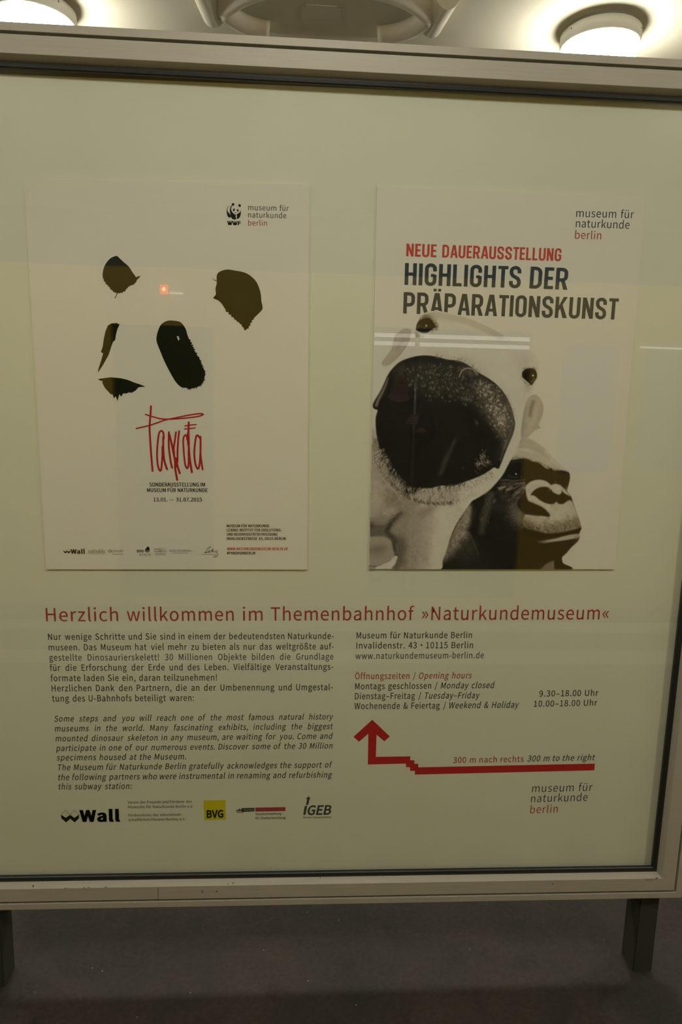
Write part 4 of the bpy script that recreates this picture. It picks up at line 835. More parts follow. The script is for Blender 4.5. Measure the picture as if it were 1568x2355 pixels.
# brow ridge, eyes, creases
line([(1172, 1063), (1185, 1061), (1200, 1061)], 1.4, 60, .8); line([(1168, 1068), (1182, 1064)], 1.2, 55, .6); blob(1288, 1086, 22, 4, 8, .6, .25, gm)
blob(1186.5, 1090, 1.5, 1.5, 205, 1); blob(1278, 1108, 1.1, 1.1, 130, .9); blob(1198, 1096, 1, 1, 70, .8)
for pts, w, v in (([(1168, 1094), (1178, 1097), (1188, 1098)], 2, 58), ([(1152, 1105), (1166, 1104), (1180, 1106), (1206, 1104)], 3, 84), ([(1150, 1112), (1170, 1111), (1190, 1111)], 4, 62), ([(1146, 1122), (1162, 1117), (1180, 1113), (1206, 1110)], 5, 88), ([(1150, 1124), (1160, 1118)], 7, 118),
                  ([(1164, 1128), (1184, 1122), (1204, 1112)], 5, 82), ([(1166, 1126), (1176, 1120)], 5, 112), ([(1182, 1140), (1194, 1128), (1206, 1118)], 9, 84), ([(1190, 1146), (1200, 1134), (1206, 1122)], 4, 110), ([(1186, 1134), (1196, 1132)], 3, 118)):
    line(pts, w, v, .85, soft=2, clip=gm)
for pts in ([(1148, 1118), (1170, 1115), (1190, 1108), (1208, 1106)], [(1160, 1133), (1180, 1128), (1200, 1116)], [(1178, 1146), (1192, 1138), (1204, 1126)], [(1194, 1142), (1200, 1136)]): line(pts, 2.4, 14, .8, soft=1, clip=gm)
blob(1190, 1152, 10, 14, 55, .6, .4, gm); blob(1192, 1186, 15, 19, 78, .85, .2, gm); blob(1176, 1160, 16, 12, 44, .6, 0, gm); blob(1154, 1168, 14, 10, 40, .5, 0, gm)
hairs(120, along([(1168, 1180), (1186, 1200), (1206, 1208)], -16, 16), lambda p: 2.6, 5, 1, (40, 105), gm, (.2, .6), .8)
blob(1186, 1176, 18, 16, 88, .55, .3, gm); blob(1200, 1196, 12, 12, 84, .6, 0, gm); blob(1160, 1140, 12, 8, 62, .5, -.6, gm); line([(1170, 1150), (1184, 1144), (1196, 1148)], 5, 74, .6, soft=3, clip=gm); line([(1176, 1166), (1190, 1158)], 5, 80, .5, soft=3, clip=gm)
hairs(150, along([(1150, 1120), (1176, 1140), (1196, 1180)], -18, 18), lambda p: 2.5, 6, 1, (50, 115), gm, (.2, .5), .6); hairs(200, along([(1110, 1150), (1130, 1190), (1150, 1240)], -34, 34), lambda p: 1.9, 10, 1.1, (14, 52), gm, (.2, .5), .4)
# muzzle
lip = [(1208, 1183), (1228, 1184), (1246, 1186), (1263, 1188), (1258, 1176), (1244, 1165), (1228, 1158), (1216, 1152), (1214, 1144), (1222, 1138), (1232, 1142), (1240, 1150), (1256, 1157), (1270, 1159), (1280, 1153), (1284, 1158), (1296, 1157), (1306, 1150), (1314, 1150), (1318, 1158), (1325, 1174), (1332, 1194), (1337, 1212), (1322, 1218), (1300, 1223), (1278, 1226), (1256, 1226), (1234, 1220), (1212, 1214), (1204, 1206)]
lm_ = full(lip, 2.2) * gm; V = V * (1 - lm_) + (143 + 26 * (n2 - .5) + 10 * (n3 - .5)) * lm_
low = np.clip((YY - (1196 - .10 * (XX - 1208) + 4 * (n2 - .5) * 6)) / 20, 0, 1) * lm_; V = V * (1 - .62 * low) + (60 + 90 * (n3 - .45)) * .62 * low
lowl = np.clip((1246 - XX) / 40, 0, 1) * np.clip((YY - 1184) / 16, 0, 1) * lm_; V = V * (1 - .65 * lowl) + (48 + 50 * (n3 - .4)) * .65 * lowl
blob(1322, 1200, 12, 13, 88, .6, 0, lm_); blob(1290, 1190, 16, 10, 150, .5, 0, lm_); blob(1278, 1176, 14, 10, 150, .5, .5, lm_); line([(1320, 1162), (1328, 1184), (1334, 1204)], 5, 118, .5, soft=3, clip=gm); line([(1226, 1192), (1236, 1200), (1246, 1196)], 12, 140, .5, soft=4, clip=lm_)
hairs(150, along([(1208, 1208), (1240, 1214), (1280, 1220), (1334, 1210)], -14, 6), lambda p: 1.3, 5, 1.0, (60, 165), lm_, (.25, .7), .5); hairs(90, along([(1210, 1212), (1250, 1222), (1290, 1222), (1334, 1214)], -8, 6), lambda p: 1.4, 5, 1.2, (15, 50), lm_, (.35, .8), .4)
fill([(1211, 1156), (1218, 1155), (1228, 1160), (1242, 1166), (1256, 1176), (1264, 1186), (1250, 1185), (1236, 1186), (1220, 1184), (1208, 1182), (1196, 1172), (1190, 1160), (1196, 1146), (1208, 1148)], 20, 2.5)
# nose: arched nostril rims, ball, nostrils
fill([(1208, 1122), (1214, 1112), (1224, 1106), (1240, 1103), (1254, 1106), (1263, 1112), (1269, 1119), (1266, 1127), (1258, 1122), (1246, 1120), (1236, 1123), (1228, 1128), (1222, 1136), (1219, 1142), (1220, 1154), (1214, 1148), (1210, 1136)], 146, 1.6)
line([(1214, 1118), (1230, 1110), (1250, 1110), (1262, 1118)], 6, 158, .6, soft=3); line([(1214, 1138), (1218, 1146), (1228, 1146), (1240, 1154), (1262, 1166)], 8, 156, .75, soft=3)
fill([(1221, 1137), (1230, 1128), (1240, 1123), (1252, 1120), (1262, 1122), (1266, 1129), (1274, 1135), (1284, 1139), (1281, 1150), (1272, 1158), (1258, 1157), (1246, 1152), (1236, 1144), (1228, 1139)], 20, 1.8)
fill([(1290, 1138), (1295, 1133), (1303, 1141), (1312, 1147), (1316, 1152), (1308, 1150), (1301, 1154), (1293, 1159), (1285, 1157), (1280, 1152), (1286, 1144)], 20, 1.8)
fill([(1266, 1118), (1274, 1113), (1284, 1114), (1291, 1121), (1292, 1130), (1287, 1137), (1279, 1136), (1270, 1130)], 150, 1.6); blob(1281, 1126, 6, 5, 160, .6); line([(1276, 1128), (1283, 1129), (1289, 1127)], 1, 120, .5)
fill([(1286, 1115), (1294, 1121), (1302, 1129), (1311, 1141), (1304, 1138), (1295, 1132)], 146, 1.4); blob(1302, 1126, 3, 5, 110, .6, 0, gm); blob(1263, 1127, 3, 4, 70, .6)
# mouth, lower lip, chin, neck light
line([(1206, 1222), (1230, 1231), (1262, 1232), (1290, 1229), (1314, 1224), (1336, 1217)], 8, 18, 1, soft=2, clip=gm)
fill([(1236, 1246), (1256, 1242), (1278, 1238), (1300, 1232), (1322, 1228), (1332, 1229), (1331, 1236), (1318, 1239), (1296, 1243), (1272, 1246), (1250, 1249)], 140, 1.6, .95); blob(1236, 1246, 18, 5, 30, .7); blob(1327, 1236, 5, 6, 90, .5, 0, gm); line([(1318, 1249), (1324, 1246)], 1.5, 70, .7)
fill([(1240, 1312), (1254, 1298), (1264, 1292), (1274, 1289), (1275, 1312)], 92, 2.0, .9, False)
# shoulder and cheek fur
def patch(pts, v, amp, soft, op):
    global V
    m_ = full(pts, soft) * gm; V = V * (1 - m_ * op) + (v + amp * (n3 - .5) + amp * .6 * (n2 - .5)) * m_ * op; return m_
sh = patch([(1070, 1166), (1084, 1162), (1090, 1176), (1084, 1200), (1074, 1216), (1078, 1232), (1072, 1246), (1054, 1262), (1040, 1276), (1026, 1290), (1014, 1290), (1028, 1252), (1044, 1214), (1060, 1184)], 108, 60, 7, .95)
patch([(1060, 1240), (1084, 1236), (1096, 1262), (1086, 1290), (1050, 1280)], 52, 40, 10, .7); blob(1060, 1290, 40, 18, 36, .6, 0, gm); blob(1090, 1296, 40, 30, 32, .5, 0, gm)
hairs(260, along([(1076, 1170), (1066, 1204), (1052, 1240), (1030, 1280)], -14, 14), lambda p: 1.9, 8, 1.1, (50, 145), gm, (.2, .6), .35)
line([(1126, 1136), (1124, 1160), (1114, 1190), (1108, 1222)], 13, 58, .8, soft=6, clip=gm); line([(1092, 1160), (1088, 1190), (1094, 1222)], 10, 24, .8, soft=4, clip=gm); line([(1078, 1224), (1090, 1250), (1100, 1276)], 2, 74, .6, soft=1.5, clip=gm)
hairs(150, along([(1130, 1128), (1122, 1160), (1112, 1200)], -12, 12), lambda p: 1.75, 9, 1.1, (36, 110), gm, (.2, .6), .25); blob(1140, 1166, 16, 10, 44, .5, 0, gm); blob(1137, 1152, 3, 5, 110, .5, .4, gm)
# ---- calf body and neck
BODY = [(847, 1060), (880, 1080), (920, 1120), (960, 1140), (1010, 1150), (1060, 1148), (1078, 1158), (1068, 1172), (1056, 1192), (1046, 1210), (1036, 1234), (1028, 1262), (1018, 1288), (1006, 1312), (905, 1312), (909, 1296), (914, 1280), (906, 1280), (896, 1290), (884, 1296), (868, 1302), (846, 1301)]
bmk = full(BODY, 1.0); A = np.maximum(A, bmk)
neck = np.clip((XX - 930 - .0 * YY) / 75 + .25 * (n1 - .5), 0, 1); V = V * (1 - bmk) + (114 + 40 * neck + (1 - .6 * neck) * (34 * (n1 - .5) + 30 * (n2 - .5) + 12 * (n3 - .5))) * bmk
line([(1020, 1180), (1010, 1230), (1000, 1300)], 20, 156, .7, soft=12, clip=bmk); blob(862, 1120, 14, 50, 138, .7, 0, bmk); blob(868, 1160, 18, 20, 142, .6, 0, bmk)
blob(906, 1146, 9, 16, 92, .55, .5, bmk); blob(890, 1150, 6, 12, 96, .5, 0, bmk); blob(918, 1162, 8, 10, 98, .55, 0, bmk); blob(980, 1178, 18, 9, 108, .6, -.5, bmk); blob(960, 1188, 26, 10, 114, .5, -.6, bmk); blob(945, 1215, 26, 14, 130, .5, 0, bmk)
fill([(846, 1204), (862, 1204), (884, 1204), (898, 1192), (912, 1184), (926, 1178), (932, 1182), (916, 1196), (904, 1210), (900, 1224), (914, 1232), (928, 1240), (930, 1262), (922, 1296), (914, 1312), (904, 1312), (908, 1284), (902, 1262), (898, 1246), (886, 1236), (866, 1234), (846, 1240)], 70, 5, .8)
line([(922, 1180), (910, 1190), (902, 1200), (892, 1216)], 8, 38, .85, soft=3, clip=bmk); blob(852, 1208, 7, 5, 44, .7, 0, bmk); line([(888, 1222), (900, 1234), (910, 1246)], 9, 44, .7, soft=4, clip=bmk); line([(904, 1250), (908, 1268), (912, 1278)], 7, 40, .75, soft=3, clip=bmk); blob(926, 1250, 12, 22, 72, .6, 0, bmk); blob(924, 1290, 10, 18, 76, .5, 0, bmk)
fill([(846, 1240), (866, 1235), (884, 1236), (898, 1244), (903, 1262), (906, 1276), (896, 1289), (880, 1297), (864, 1302), (846, 1301)], 122, 2.2, .95); blob(866, 1264, 22, 9, 84, .75, -.2, bmk); blob(874, 1276, 18, 10, 104, .5, 0, bmk); line([(848, 1301), (866, 1302), (886, 1296), (900, 1286)], 1.6, 48, .7, clip=bmk); blob(910, 1272, 4, 4, 100, .5, 0, bmk)
line([(906, 1158), (922, 1148)], 1.2, 138, .6); line([(850, 1206), (884, 1206)], 1.0, 128, .5)
blob(948, 1206, 34, 30, 112, .5, .3, bmk); blob(962, 1250, 22, 40, 122, .45, 0, bmk); blob(935, 1175, 20, 12, 96, .5, -.4, bmk); blob(985, 1172, 22, 7, 104, .5, -.3, bmk)
hairs(260, along([(915, 1165), (940, 1210), (950, 1290)], -40, 34), lambda p: 2.0, 9, 1.2, (80, 150), bmk, (.12, .4), .5)
# ---- calf head
HEAD = [(848, 950), (852, 936), (862, 918), (872, 898), (886, 868), (900, 846), (920, 822), (938, 798), (948, 780), (954, 764), (957, 748), (964, 731), (976, 722), (992, 717), (1008, 717), (1026, 720), (1050, 725), (1075, 731), (1100, 741), (1126, 753), (1152, 767), (1180, 782), (1206, 796), (1226, 808), (1236, 822),
        (1239, 842), (1237, 862), (1233, 882), (1224, 900), (1216, 916), (1210, 940), (1205, 970), (1200, 1000), (1192, 1024), (1182, 1044), (1170, 1066), (1156, 1092), (1140, 1112), (1122, 1130), (1100, 1144), (1076, 1156), (1050, 1162), (1016, 1164), (980, 1160), (944, 1150), (912, 1132), (888, 1108), (868, 1080), (856, 1050), (846, 1030)]
hm = full(HEAD, 1.2); A = np.maximum(A, np.where(YY < 1160, hm, 0)); V = V * (1 - hm) + (157 + 5 * (n1 - .5)) * hm
line([(962, 730), (980, 722), (1010, 722), (1045, 730), (1085, 742), (1120, 757), (1150, 772)], 17, 141, .85, soft=3, clip=hm); line([(1000, 730), (1040, 738)], 12, 138, .4, soft=5, clip=hm)
blob(1210, 828, 20, 14, 143, .6, .5, hm); blob(1198, 850, 8, 16, 146, .6, 0, hm); blob(1072, 826, 22, 9, 138, .55, .3, hm); blob(1112, 862, 14, 26, 143, .6, -.5, hm); blob(1000, 812, 26, 6, 142, .6, 0, hm); blob(1160, 900, 6, 28, 148, .6, -.4, hm)
line([(1228, 902), (1216, 930), (1208, 968)], 5, 150, .5, soft=3, clip=hm)
fill([(846, 990), (862, 990), (872, 1030), (886, 1066), (906, 1096), (930, 1122), (924, 1140), (898, 1122), (876, 1096), (858, 1060), (846, 1040)], 132, 5, .9)
# ears
LE = [(944, 757), (930, 755), (918, 762), (908, 770), (903, 788), (898, 804), (888, 818), (877, 834), (881, 842), (892, 841), (904, 833), (918, 820), (932, 802), (941, 786), (945, 770)]
em = full(LE, 1.6); A = np.maximum(A, em); V = V * (1 - em) + (132 + 10 * (n2 - .5)) * em; line([(940, 778), (926, 782), (914, 800)], 10, 116, .6, soft=4, clip=em); line([(936, 796), (920, 816), (902, 834)], 7, 118, .6, soft=4, clip=em)
RE = [(1213, 918), (1222, 908), (1234, 908), (1244, 918), (1250, 936), (1248, 954), (1242, 968), (1239, 978), (1244, 984), (1237, 987), (1228, 992), (1214, 1006), (1200, 1012), (1198, 990), (1202, 958), (1207, 934)]
em = full(RE, 1.4); A = np.maximum(A, em); V = V * (1 - em) + (132 + 10 * (n2 - .5)) * em; line([(1226, 924), (1221, 940), (1219, 955)], 7, 84, .75, soft=4, clip=em); line([(1208, 940), (1203, 975), (1200, 1000)], 6, 118, .7, soft=4, clip=em); line([(1244, 925), (1246, 945), (1238, 968)], 6, 124, .6, soft=3, clip=em); line([(1232, 940), (1228, 965), (1216, 990)], 7, 144, .6, soft=4, clip=em); blob(1240, 982, 3, 3, 116, .7, 0, em)
# eyes
hairs(80, along([(962, 738), (978, 730), (992, 734), (1000, 744)], -2, 5), lambda p: -1.2 + .02 * (p[0] - 975), 6, 1.1, (45, 100), hm, (.35, .75), .3); hairs(40, along([(1000, 742), (1002, 752), (990, 760)], -3, 2), lambda p: .2, 5, 1.2, (30, 70), hm, (.4, .8), .35); blob(982, 730, 14, 7, 80, .7, .2, hm)
fill([(956.5, 757), (958, 746), (963, 738), (972, 733), (984, 731), (993, 736), (999, 745), (1002, 752), (994, 757), (984, 764), (972, 765), (962, 762)], 17, 1.4); blob(980, 749, 1.7, 1.7, 225, 1); line([(961, 756), (962, 751), (965, 747)], 1.8, 84, .9); line([(974, 756), (978, 752)], 1.6, 84, .9); blob(970, 750, 5, 5, 32, .7)
line([(957, 764), (962, 772), (972, 774)], 5, 112, .6, soft=3, clip=hm); blob(958, 772, 4, 4, 108, .6, 0, hm)
hairs(50, along([(1202, 850), (1216, 846), (1232, 849)], -2, 2), lambda p: -1.5, 3.5, 1.1, (60, 115), hm, (.3, .65), .4); hairs(50, along([(1200, 862), (1206, 876), (1218, 886)], -1, 3), lambda p: 2.3, 4, 1, (70, 125), hm, (.3, .65), .4); blob(1214, 892, 9, 9, 128, .5, 0, hm); blob(1236, 856, 4, 12, 138, .6, 0, hm)
fill([(1200, 860), (1203, 853), (1210, 848), (1222, 847), (1230, 850), (1234, 859), (1234, 868), (1229, 877), (1222, 886), (1216, 881), (1208, 874), (1202, 868)], 15, 1.3); blob(1225.5, 863.5, 1.7, 1.8, 225, 1); line([(1228, 868), (1226, 874), (1221, 879)], 2.0, 84, .9); line([(1205, 856), (1214, 851), (1226, 850)], 1.4, 52, .7)
# muzzle: big wet nose
MZ = [(857, 932), (862, 920), (872, 904), (882, 884), (892, 862), (904, 846), (920, 832), (942, 823), (966, 818), (988, 818), (1010, 822), (1030, 827), (1050, 829), (1066, 834), (1084, 845), (1098, 856), (1116, 866), (1134, 878), (1150, 893), (1164, 912), (1175, 936), (1182, 962), (1184, 976), (1180, 996), (1172, 1016), (1162, 1040), (1152, 1066), (1146, 1078), (1136, 1075),
      (1126, 1082), (1108, 1093), (1086, 1102), (1064, 1110), (1040, 1118), (1014, 1117), (994, 1122), (972, 1124), (958, 1128), (944, 1136), (932, 1134), (930, 1112), (914, 1100), (898, 1086), (886, 1066), (876, 1040), (868, 1012), (864, 984), (864, 960), (868, 944), (860, 940)]
mm = full(MZ, 1.3); A = np.maximum(A, mm); V = V * (1 - mm) + (21 + 7 * (n1 - .5)) * mm
fill([(862, 934), (866, 920), (878, 898), (888, 876), (893, 868), (891, 880), (882, 902), (872, 922), (868, 934)], 108, 2.2, .8); blob(920, 850, 16, 22, 46, .7, .4, mm)
top = full([(930, 846), (960, 832), (1000, 832), (1040, 838), (1070, 846), (1110, 868), (1150, 900), (1172, 940), (1178, 976), (1164, 1012), (1150, 1004), (1140, 982), (1120, 966), (1104, 946), (1080, 928), (1050, 918), (1010, 912), (970, 902), (944, 880)], 16) * mm
V = V * (1 - .55 * top) + (46 + 40 * (n2 - .4)) * .55 * top
hot = full([(1096, 880), (1130, 886), (1156, 906), (1174, 950), (1172, 990), (1160, 1006), (1142, 980), (1124, 960), (1104, 930)], 18) * mm; V = V * (1 - .6 * hot) + (92 + 70 * (n3 - .45)) * .6 * hot
for _ in range(1500):
    u_ = pr.random(); x = 935 + 245 * pr.random(); y = 836 + 180 * pr.random()
    i, j = int((x - GX0) / ST), int((y - GY0) / SY_); a_ = max(top[j, i] * .55, hot[j, i] * 1.0)
    if pr.random() > a_: continue
    h = hot[j, i]; blob(x, y, pr.uniform(1.0, 2.0), pr.uniform(1.2, 2.8), (95 + 70 * h) * pr.uniform(.75, 1.1), pr.uniform(.4, .95), pr.uniform(-.9, .9), mm)
for _ in range(520):
    x = 1000 + 180 * pr.random(); y = 840 + 175 * pr.random(); i, j = int((x - GX0) / ST), int((y - GY0) / SY_)
    if pr.random() < max(top[j, i], hot[j, i]): blob(x, y, pr.uniform(.9, 1.8), pr.uniform(1.2, 3), 22, pr.uniform(.4, .85), pr.uniform(-.9, .9), mm)
blob(1152, 968, 13, 22, 150, .38, -.1, mm); blob(1070, 918, 12, 4, 130, .35, .2, mm); line([(1168, 925), (1178, 960), (1176, 990), (1162, 1030)], 9, 86, .6, soft=4, clip=mm); line([(1164, 1014), (1156, 1040), (1150, 1058)], 4, 112, .6, soft=2, clip=mm)
fill([(1058, 846), (1064, 841), (1074, 842), (1088, 848), (1098, 860), (1092, 866), (1072, 862), (1058, 856)], 66, 4, .6); line([(1056, 866), (1062, 853), (1074, 847), (1088, 850), (1098, 862)], 2.2, 142, .8)
line([(1046, 1012), (1034, 1040), (1024, 1064), (1014, 1090)], 7, 52, .75, soft=4, clip=mm); blob(1020, 1062, 5, 22, 60, .4, .35, mm)
for cx, cy, rx, ry, n_ in ((1111, 1050, 10, 10, 40), (1104, 1066, 10, 10, 34), (1122, 1064, 6, 8, 22)):
    for _ in range(n_): blob(cx + pr.gauss(0, rx * .6), cy + pr.gauss(0, ry * .6), pr.uniform(.8, 1.6), pr.uniform(1, 3.2), pr.uniform(60, 150), pr.uniform(.35, .8), pr.uniform(-.9, .3), mm)
blob(1146, 1046, 8, 20, 40, .6, .3, mm); blob(1096, 972, 3, 5, 90, .6, -.4, mm); blob(1156, 1022, 5, 10, 70, .5, .3, mm); line([(1092, 1082), (1098, 1090)], 1.6, 80, .6, clip=mm); blob(1064, 1077, 2, 2, 70, .7)
# chin whiskers
chin = [(852, 1000), (860, 1040), (872, 1070), (890, 1098), (914, 1124), (944, 1142), (980, 1152), (1020, 1152), (1060, 1140), (1100, 1118)]
hd = np.clip(hm + mm, 0, 1)
cb = full([(864, 1010), (872, 1044), (890, 1076), (910, 1100), (932, 1120), (960, 1126), (1000, 1124), (1034, 1122), (1040, 1140), (1010, 1156), (970, 1154), (936, 1142), (906, 1120), (882, 1096), (866, 1066), (856, 1030)], 6) * hd
cbo = cb * np.clip(.62 - (XX - 930) / 240, .12, .62)
V = V * (1 - cbo) + (86 + 40 * (n3 - .5)) * cbo
dirn = lambda p: math.atan2(p[1] - 1010, p[0] - 1000) * .55 + .75
band = along([(870, 1036), (884, 1068), (902, 1096), (926, 1122), (956, 1138), (990, 1144), (1026, 1142), (1050, 1134)], -15, 15)
hairs(480, band, dirn, 12, 1.3, (24, 84), hd, (.35, .8), .32); hairs(760, band, dirn, 12, 1.2, (112, 165), hd, (.35, .85), .32); hairs(200, along([(960, 1132), (1000, 1138), (1050, 1130)], -14, 14), dirn, 11, 1.2, (120, 160), hd, (.4, .8), .3)
hairs(240, along([(866, 1010), (880, 1048), (898, 1080), (914, 1098), (930, 1112), (936, 1132), (960, 1126), (1000, 1120), (1036, 1118), (1068, 1109)], -4, 4), dirn, 9, 1.4, (20, 45), hd, (.45, .9), .4)
hairs(130, along([(850, 1000), (856, 1040), (870, 1072), (890, 1100)], -6, 10), lambda p: 1.0, 9, 1.0, (60, 120), hd, (.25, .6), .3)
hairs(200, along([(896, 1110), (926, 1138), (960, 1152), (1000, 1158), (1040, 1156)], -5, 2), lambda p: .9, 6, 1.3, (30, 85), np.clip(hd + bmk, 0, 1), (.35, .85), .35)
hairs(260, along([(1030, 1120), (1066, 1114), (1098, 1102), (1132, 1084)], -6, 12), lambda p: .6, 7, 1.0, (60, 140), hd, (.2, .55), .4); hairs(200, along([(1010, 1140), (1050, 1140), (1090, 1128)], -12, 12), lambda p: .5, 7, .9, (90, 150), hd, (.2, .5), .3)
hairs(140, along([(1000, 824), (1040, 828), (1070, 838), (1100, 862)], -7, 3), lambda p: -.9, 8, 1.1, (50, 130), hd, (.25, .6), .4); hairs(80, along([(1140, 890), (1168, 920), (1182, 960)], -4, 2), lambda p: -.5, 5, 1, (80, 140), hd, (.2, .5), .4)
V += 5 * (rng.random(V.shape) - .5)
# the print as a sheet of ink on the poster, one colour per point
lin = lambda c_: np.where(c_ <= .04045, c_ / 12.92, ((c_ + .055) / 1.055) ** 2.4)
base = np.array([.765, .75, .645]); g_ = np.clip(V, 4, 175) / 255; alb = np.clip(lin(g_) / lin(np.array(160 / 255)), 0.004, 1.06)
w_ = (4 * (V / 160) * (1 - np.clip(V / 160, 0, 1)))[..., None]; tint = 1 + w_ * np.array([.10, -.02, -.13])
RGB = np.clip(alb[..., None] * base * tint, 0, 1); RGB = RGB * A[..., None] + base * (1 - A[..., None])
P = on_y(XX.ravel(), YY.ravel(), QY - .0003); nx_, ny_ = len(gx), len(gy)
ii, jj = np.meshgrid(np.arange(nx_ - 1), np.arange(ny_ - 1)); q0 = (jj * nx_ + ii).ravel(); quads = np.stack([q0, q0 + nx_, q0 + nx_ + 1, q0 + 1], 1)
inside = (XX > 848.2 + (1308.5 - YY) * .0215).ravel()
keep = (A.ravel()[quads].max(1) > .03) & inside[quads].all(1); quads = quads[keep]
used, inv = np.unique(quads, return_inverse=True); quads = inv.reshape(quads.shape)
me = bpy.data.meshes.new('animal_photograph'); me.vertices.add(len(used)); me.vertices.foreach_set('co', P[used].ravel())
me.loops.add(quads.size); me.loops.foreach_set('vertex_index', quads.ravel().astype(np.int32)); me.polygons.add(len(quads)); me.polygons.foreach_set('loop_start', (np.arange(len(quads)) * 4).astype(np.int32))
me.update(calc_edges=True); me.validate()
ca = me.color_attributes.new('print', 'FLOAT_COLOR', 'POINT'); ca.data.foreach_set('color', np.c_[RGB.reshape(-1, 3)[used], np.ones(len(used))].ravel())
link('animal_photograph', me, 'print', p2)['label'] = 'black and white photograph of a calf in front of a gorilla'
# ------------------------------------------------------------------ the train across the platform, seen as a reflection in the glass
TYT = -3.02
train = empty('subway_train', (0, TYT, 0)); tag(train, 'yellow subway train standing at the platform edge opposite, mirrored in the glass', 'train')
mx_ = lambda px, py, y=TYT: mirror_at(px, py, y)
zt = mx_(560, 622)[2]; zb = .06
doors = [(mx_(258, 900)[0], mx_(490, 900)[0], .12, mx_(380, 748)[2]), (mx_(857, 900)[0], mx_(1217, 900)[0], .12, mx_(1040, 757)[2])]
wins = [(mx_(1284, 940)[0], mx_(1420, 940)[0], mx_(1340, 1092)[2], mx_(1340, 788)[2]), (mx_(1470, 940)[0], mx_(1470, 940)[0] + 1.1, mx_(1520, 1085)[2], mx_(1520, 786)[2])]
opens = sorted([(min(a, b_), max(a, b_), z0, z1) for a, b_, z0, z1 in doors + wins])
bm = bmesh.new(); xs = -5.5
for a, b_, z0, z1 in opens:
    box(bm, xs, a, -.06, 0, zb, zt); box(bm, a, b_, -.06, 0, z1, zt)
    if z0 > zb: box(bm, a, b_, -.06, 0, zb, z0)
    xs = b_
box(bm, xs, 6.5, -.06, 0, zb, zt); obj('body_side', bm, 'train', train)
bm = bmesh.new(); prof = [(0, zt), (-.05, zt + .22), (-.25, zt + .40), (-.7, zt + .50), (-1.7, zt + .50), (-2.3, zt + .2), (-2.3, zt - .05), (-1.6, zt + .30), (-.3, zt + .22), (-.08, zt)]
va = [bm.verts.new((-5.5, y, z)) for y, z in prof]; vb = [bm.verts.new((6.5, y, z)) for y, z in prof]
for i in range(len(prof)): bm.faces.new((va[i], va[(i + 1) % len(prof)], vb[(i + 1) % len(prof)], vb[i]))
bm.faces.new(va); bm.faces.new(vb); obj('roof', bm, 'train_trim', train)
bm = bmesh.new(); box(bm, -5.5, 6.5, -2.3, -2.24, -.6, zt + .2); box(bm, -5.5, 6.5, -2.24, -.06, -.02, .06); box(bm, -5.5, -5.44, -2.24, -.06, .06, zt); box(bm, 6.44, 6.5, -2.24, -.06, .06, zt); obj('interior', bm, 'train_in', train)
bm = bmesh.new(); box(bm, -5.5, 6.5, -2.3, -.02, -.75, -.03); obj('underframe', bm, 'train_trim', train)
def rounded(bm, x0, x1, z0, z1, y, r, m_=6):
    v_ = []
    for cx, cz, a0 in ((x1 - r, z1 - r, 0), (x0 + r, z1 - r, .5), (x0 + r, z0 + r, 1), (x1 - r, z0 + r, 1.5)):
        for i in range(m_ + 1):
            a = math.pi * (a0 + .5 * i / m_); v_.append((cx + r * math.cos(a), cz + r * math.sin(a)))
    f_ = [bm.verts.new((x, y, z)) for x, z in v_]; g__ = [bm.verts.new((x, y - .02, z)) for x, z in v_]
    bm.faces.new(f_); bm.faces.new(g__[::-1])
    for i in range(len(v_)): bm.faces.new((f_[i], f_[(i + 1) % len(v_)], g__[(i + 1) % len(v_)], g__[i]))
for a, b_, z0, z1 in wins:
    a, b_ = min(a, b_), max(a, b_)
    bm = bmesh.new(); box(bm, a, b_, -.05, -.012, z0, z1); f_ = obj('window_surround', bm, 'train', train)
    bm = bmesh.new(); rounded(bm, a + .01, b_ - .01, z0 + .01, z1 - .01, -.006, .07); obj('window', bm, 'train_panel', f_)
for y, px, py in ((-1.55, 1040, 772), (-1.55, 1040, 791)):
    pa = mx_(840, py, TYT + y); pb = mx_(1235, py + 6, TYT + y); z = (pa[2] + pb[2]) / 2
    bm = bmesh.new(); tube(bm, [(pa[0] - .3, y, z), (pb[0] + .3, y, z)], .017, 12); obj('strip_light', bm, 'tube', train)
q = mx_(1520, 800, TYT + .01); bm = bmesh.new(); tube(bm, [(q[0] - .14, .010, q[2]), (q[0] + .6, .010, q[2] - .004)], .006, 10); obj('window_strip_light', bm, 'tube', train)  # stands for the strip light inside this window; added on the outer face
q = mx_(375, 664, TYT + .03)
bm = bmesh.new(); box(bm, q[0] - .026, q[0] + .026, 0, .012, q[2] - .030, q[2] + .030); bevelled(bm, .006); sg_ = obj('signal_halo_box', bm, 'signal_red', train)  # box round the lamp glows red to imitate its halo
bm = bmesh.new(); bmesh.ops.create_uvsphere(bm, u_segments=16, v_segments=10, radius=.011); bmesh.ops.translate(bm, verts=bm.verts, vec=(q[0], .014, q[2])); obj('signal_lamp', bm, 'signal', sg_, True)
q = mx_(405, 674, TYT + .01); bm = bmesh.new(); box(bm, q[0] - .04, q[0] + .04, 0, .012, q[2] - .006, q[2] + .006); obj('marker_light', bm, 'tube', train)
YP = -.55
pp = mx_(955, 900, TYT + YP); bm = bmesh.new(); tube(bm, [(pp[0], YP, .06), (pp[0], YP, zt + .2)], .017, 14); obj('grab_pole', bm, 'pole', train, True)

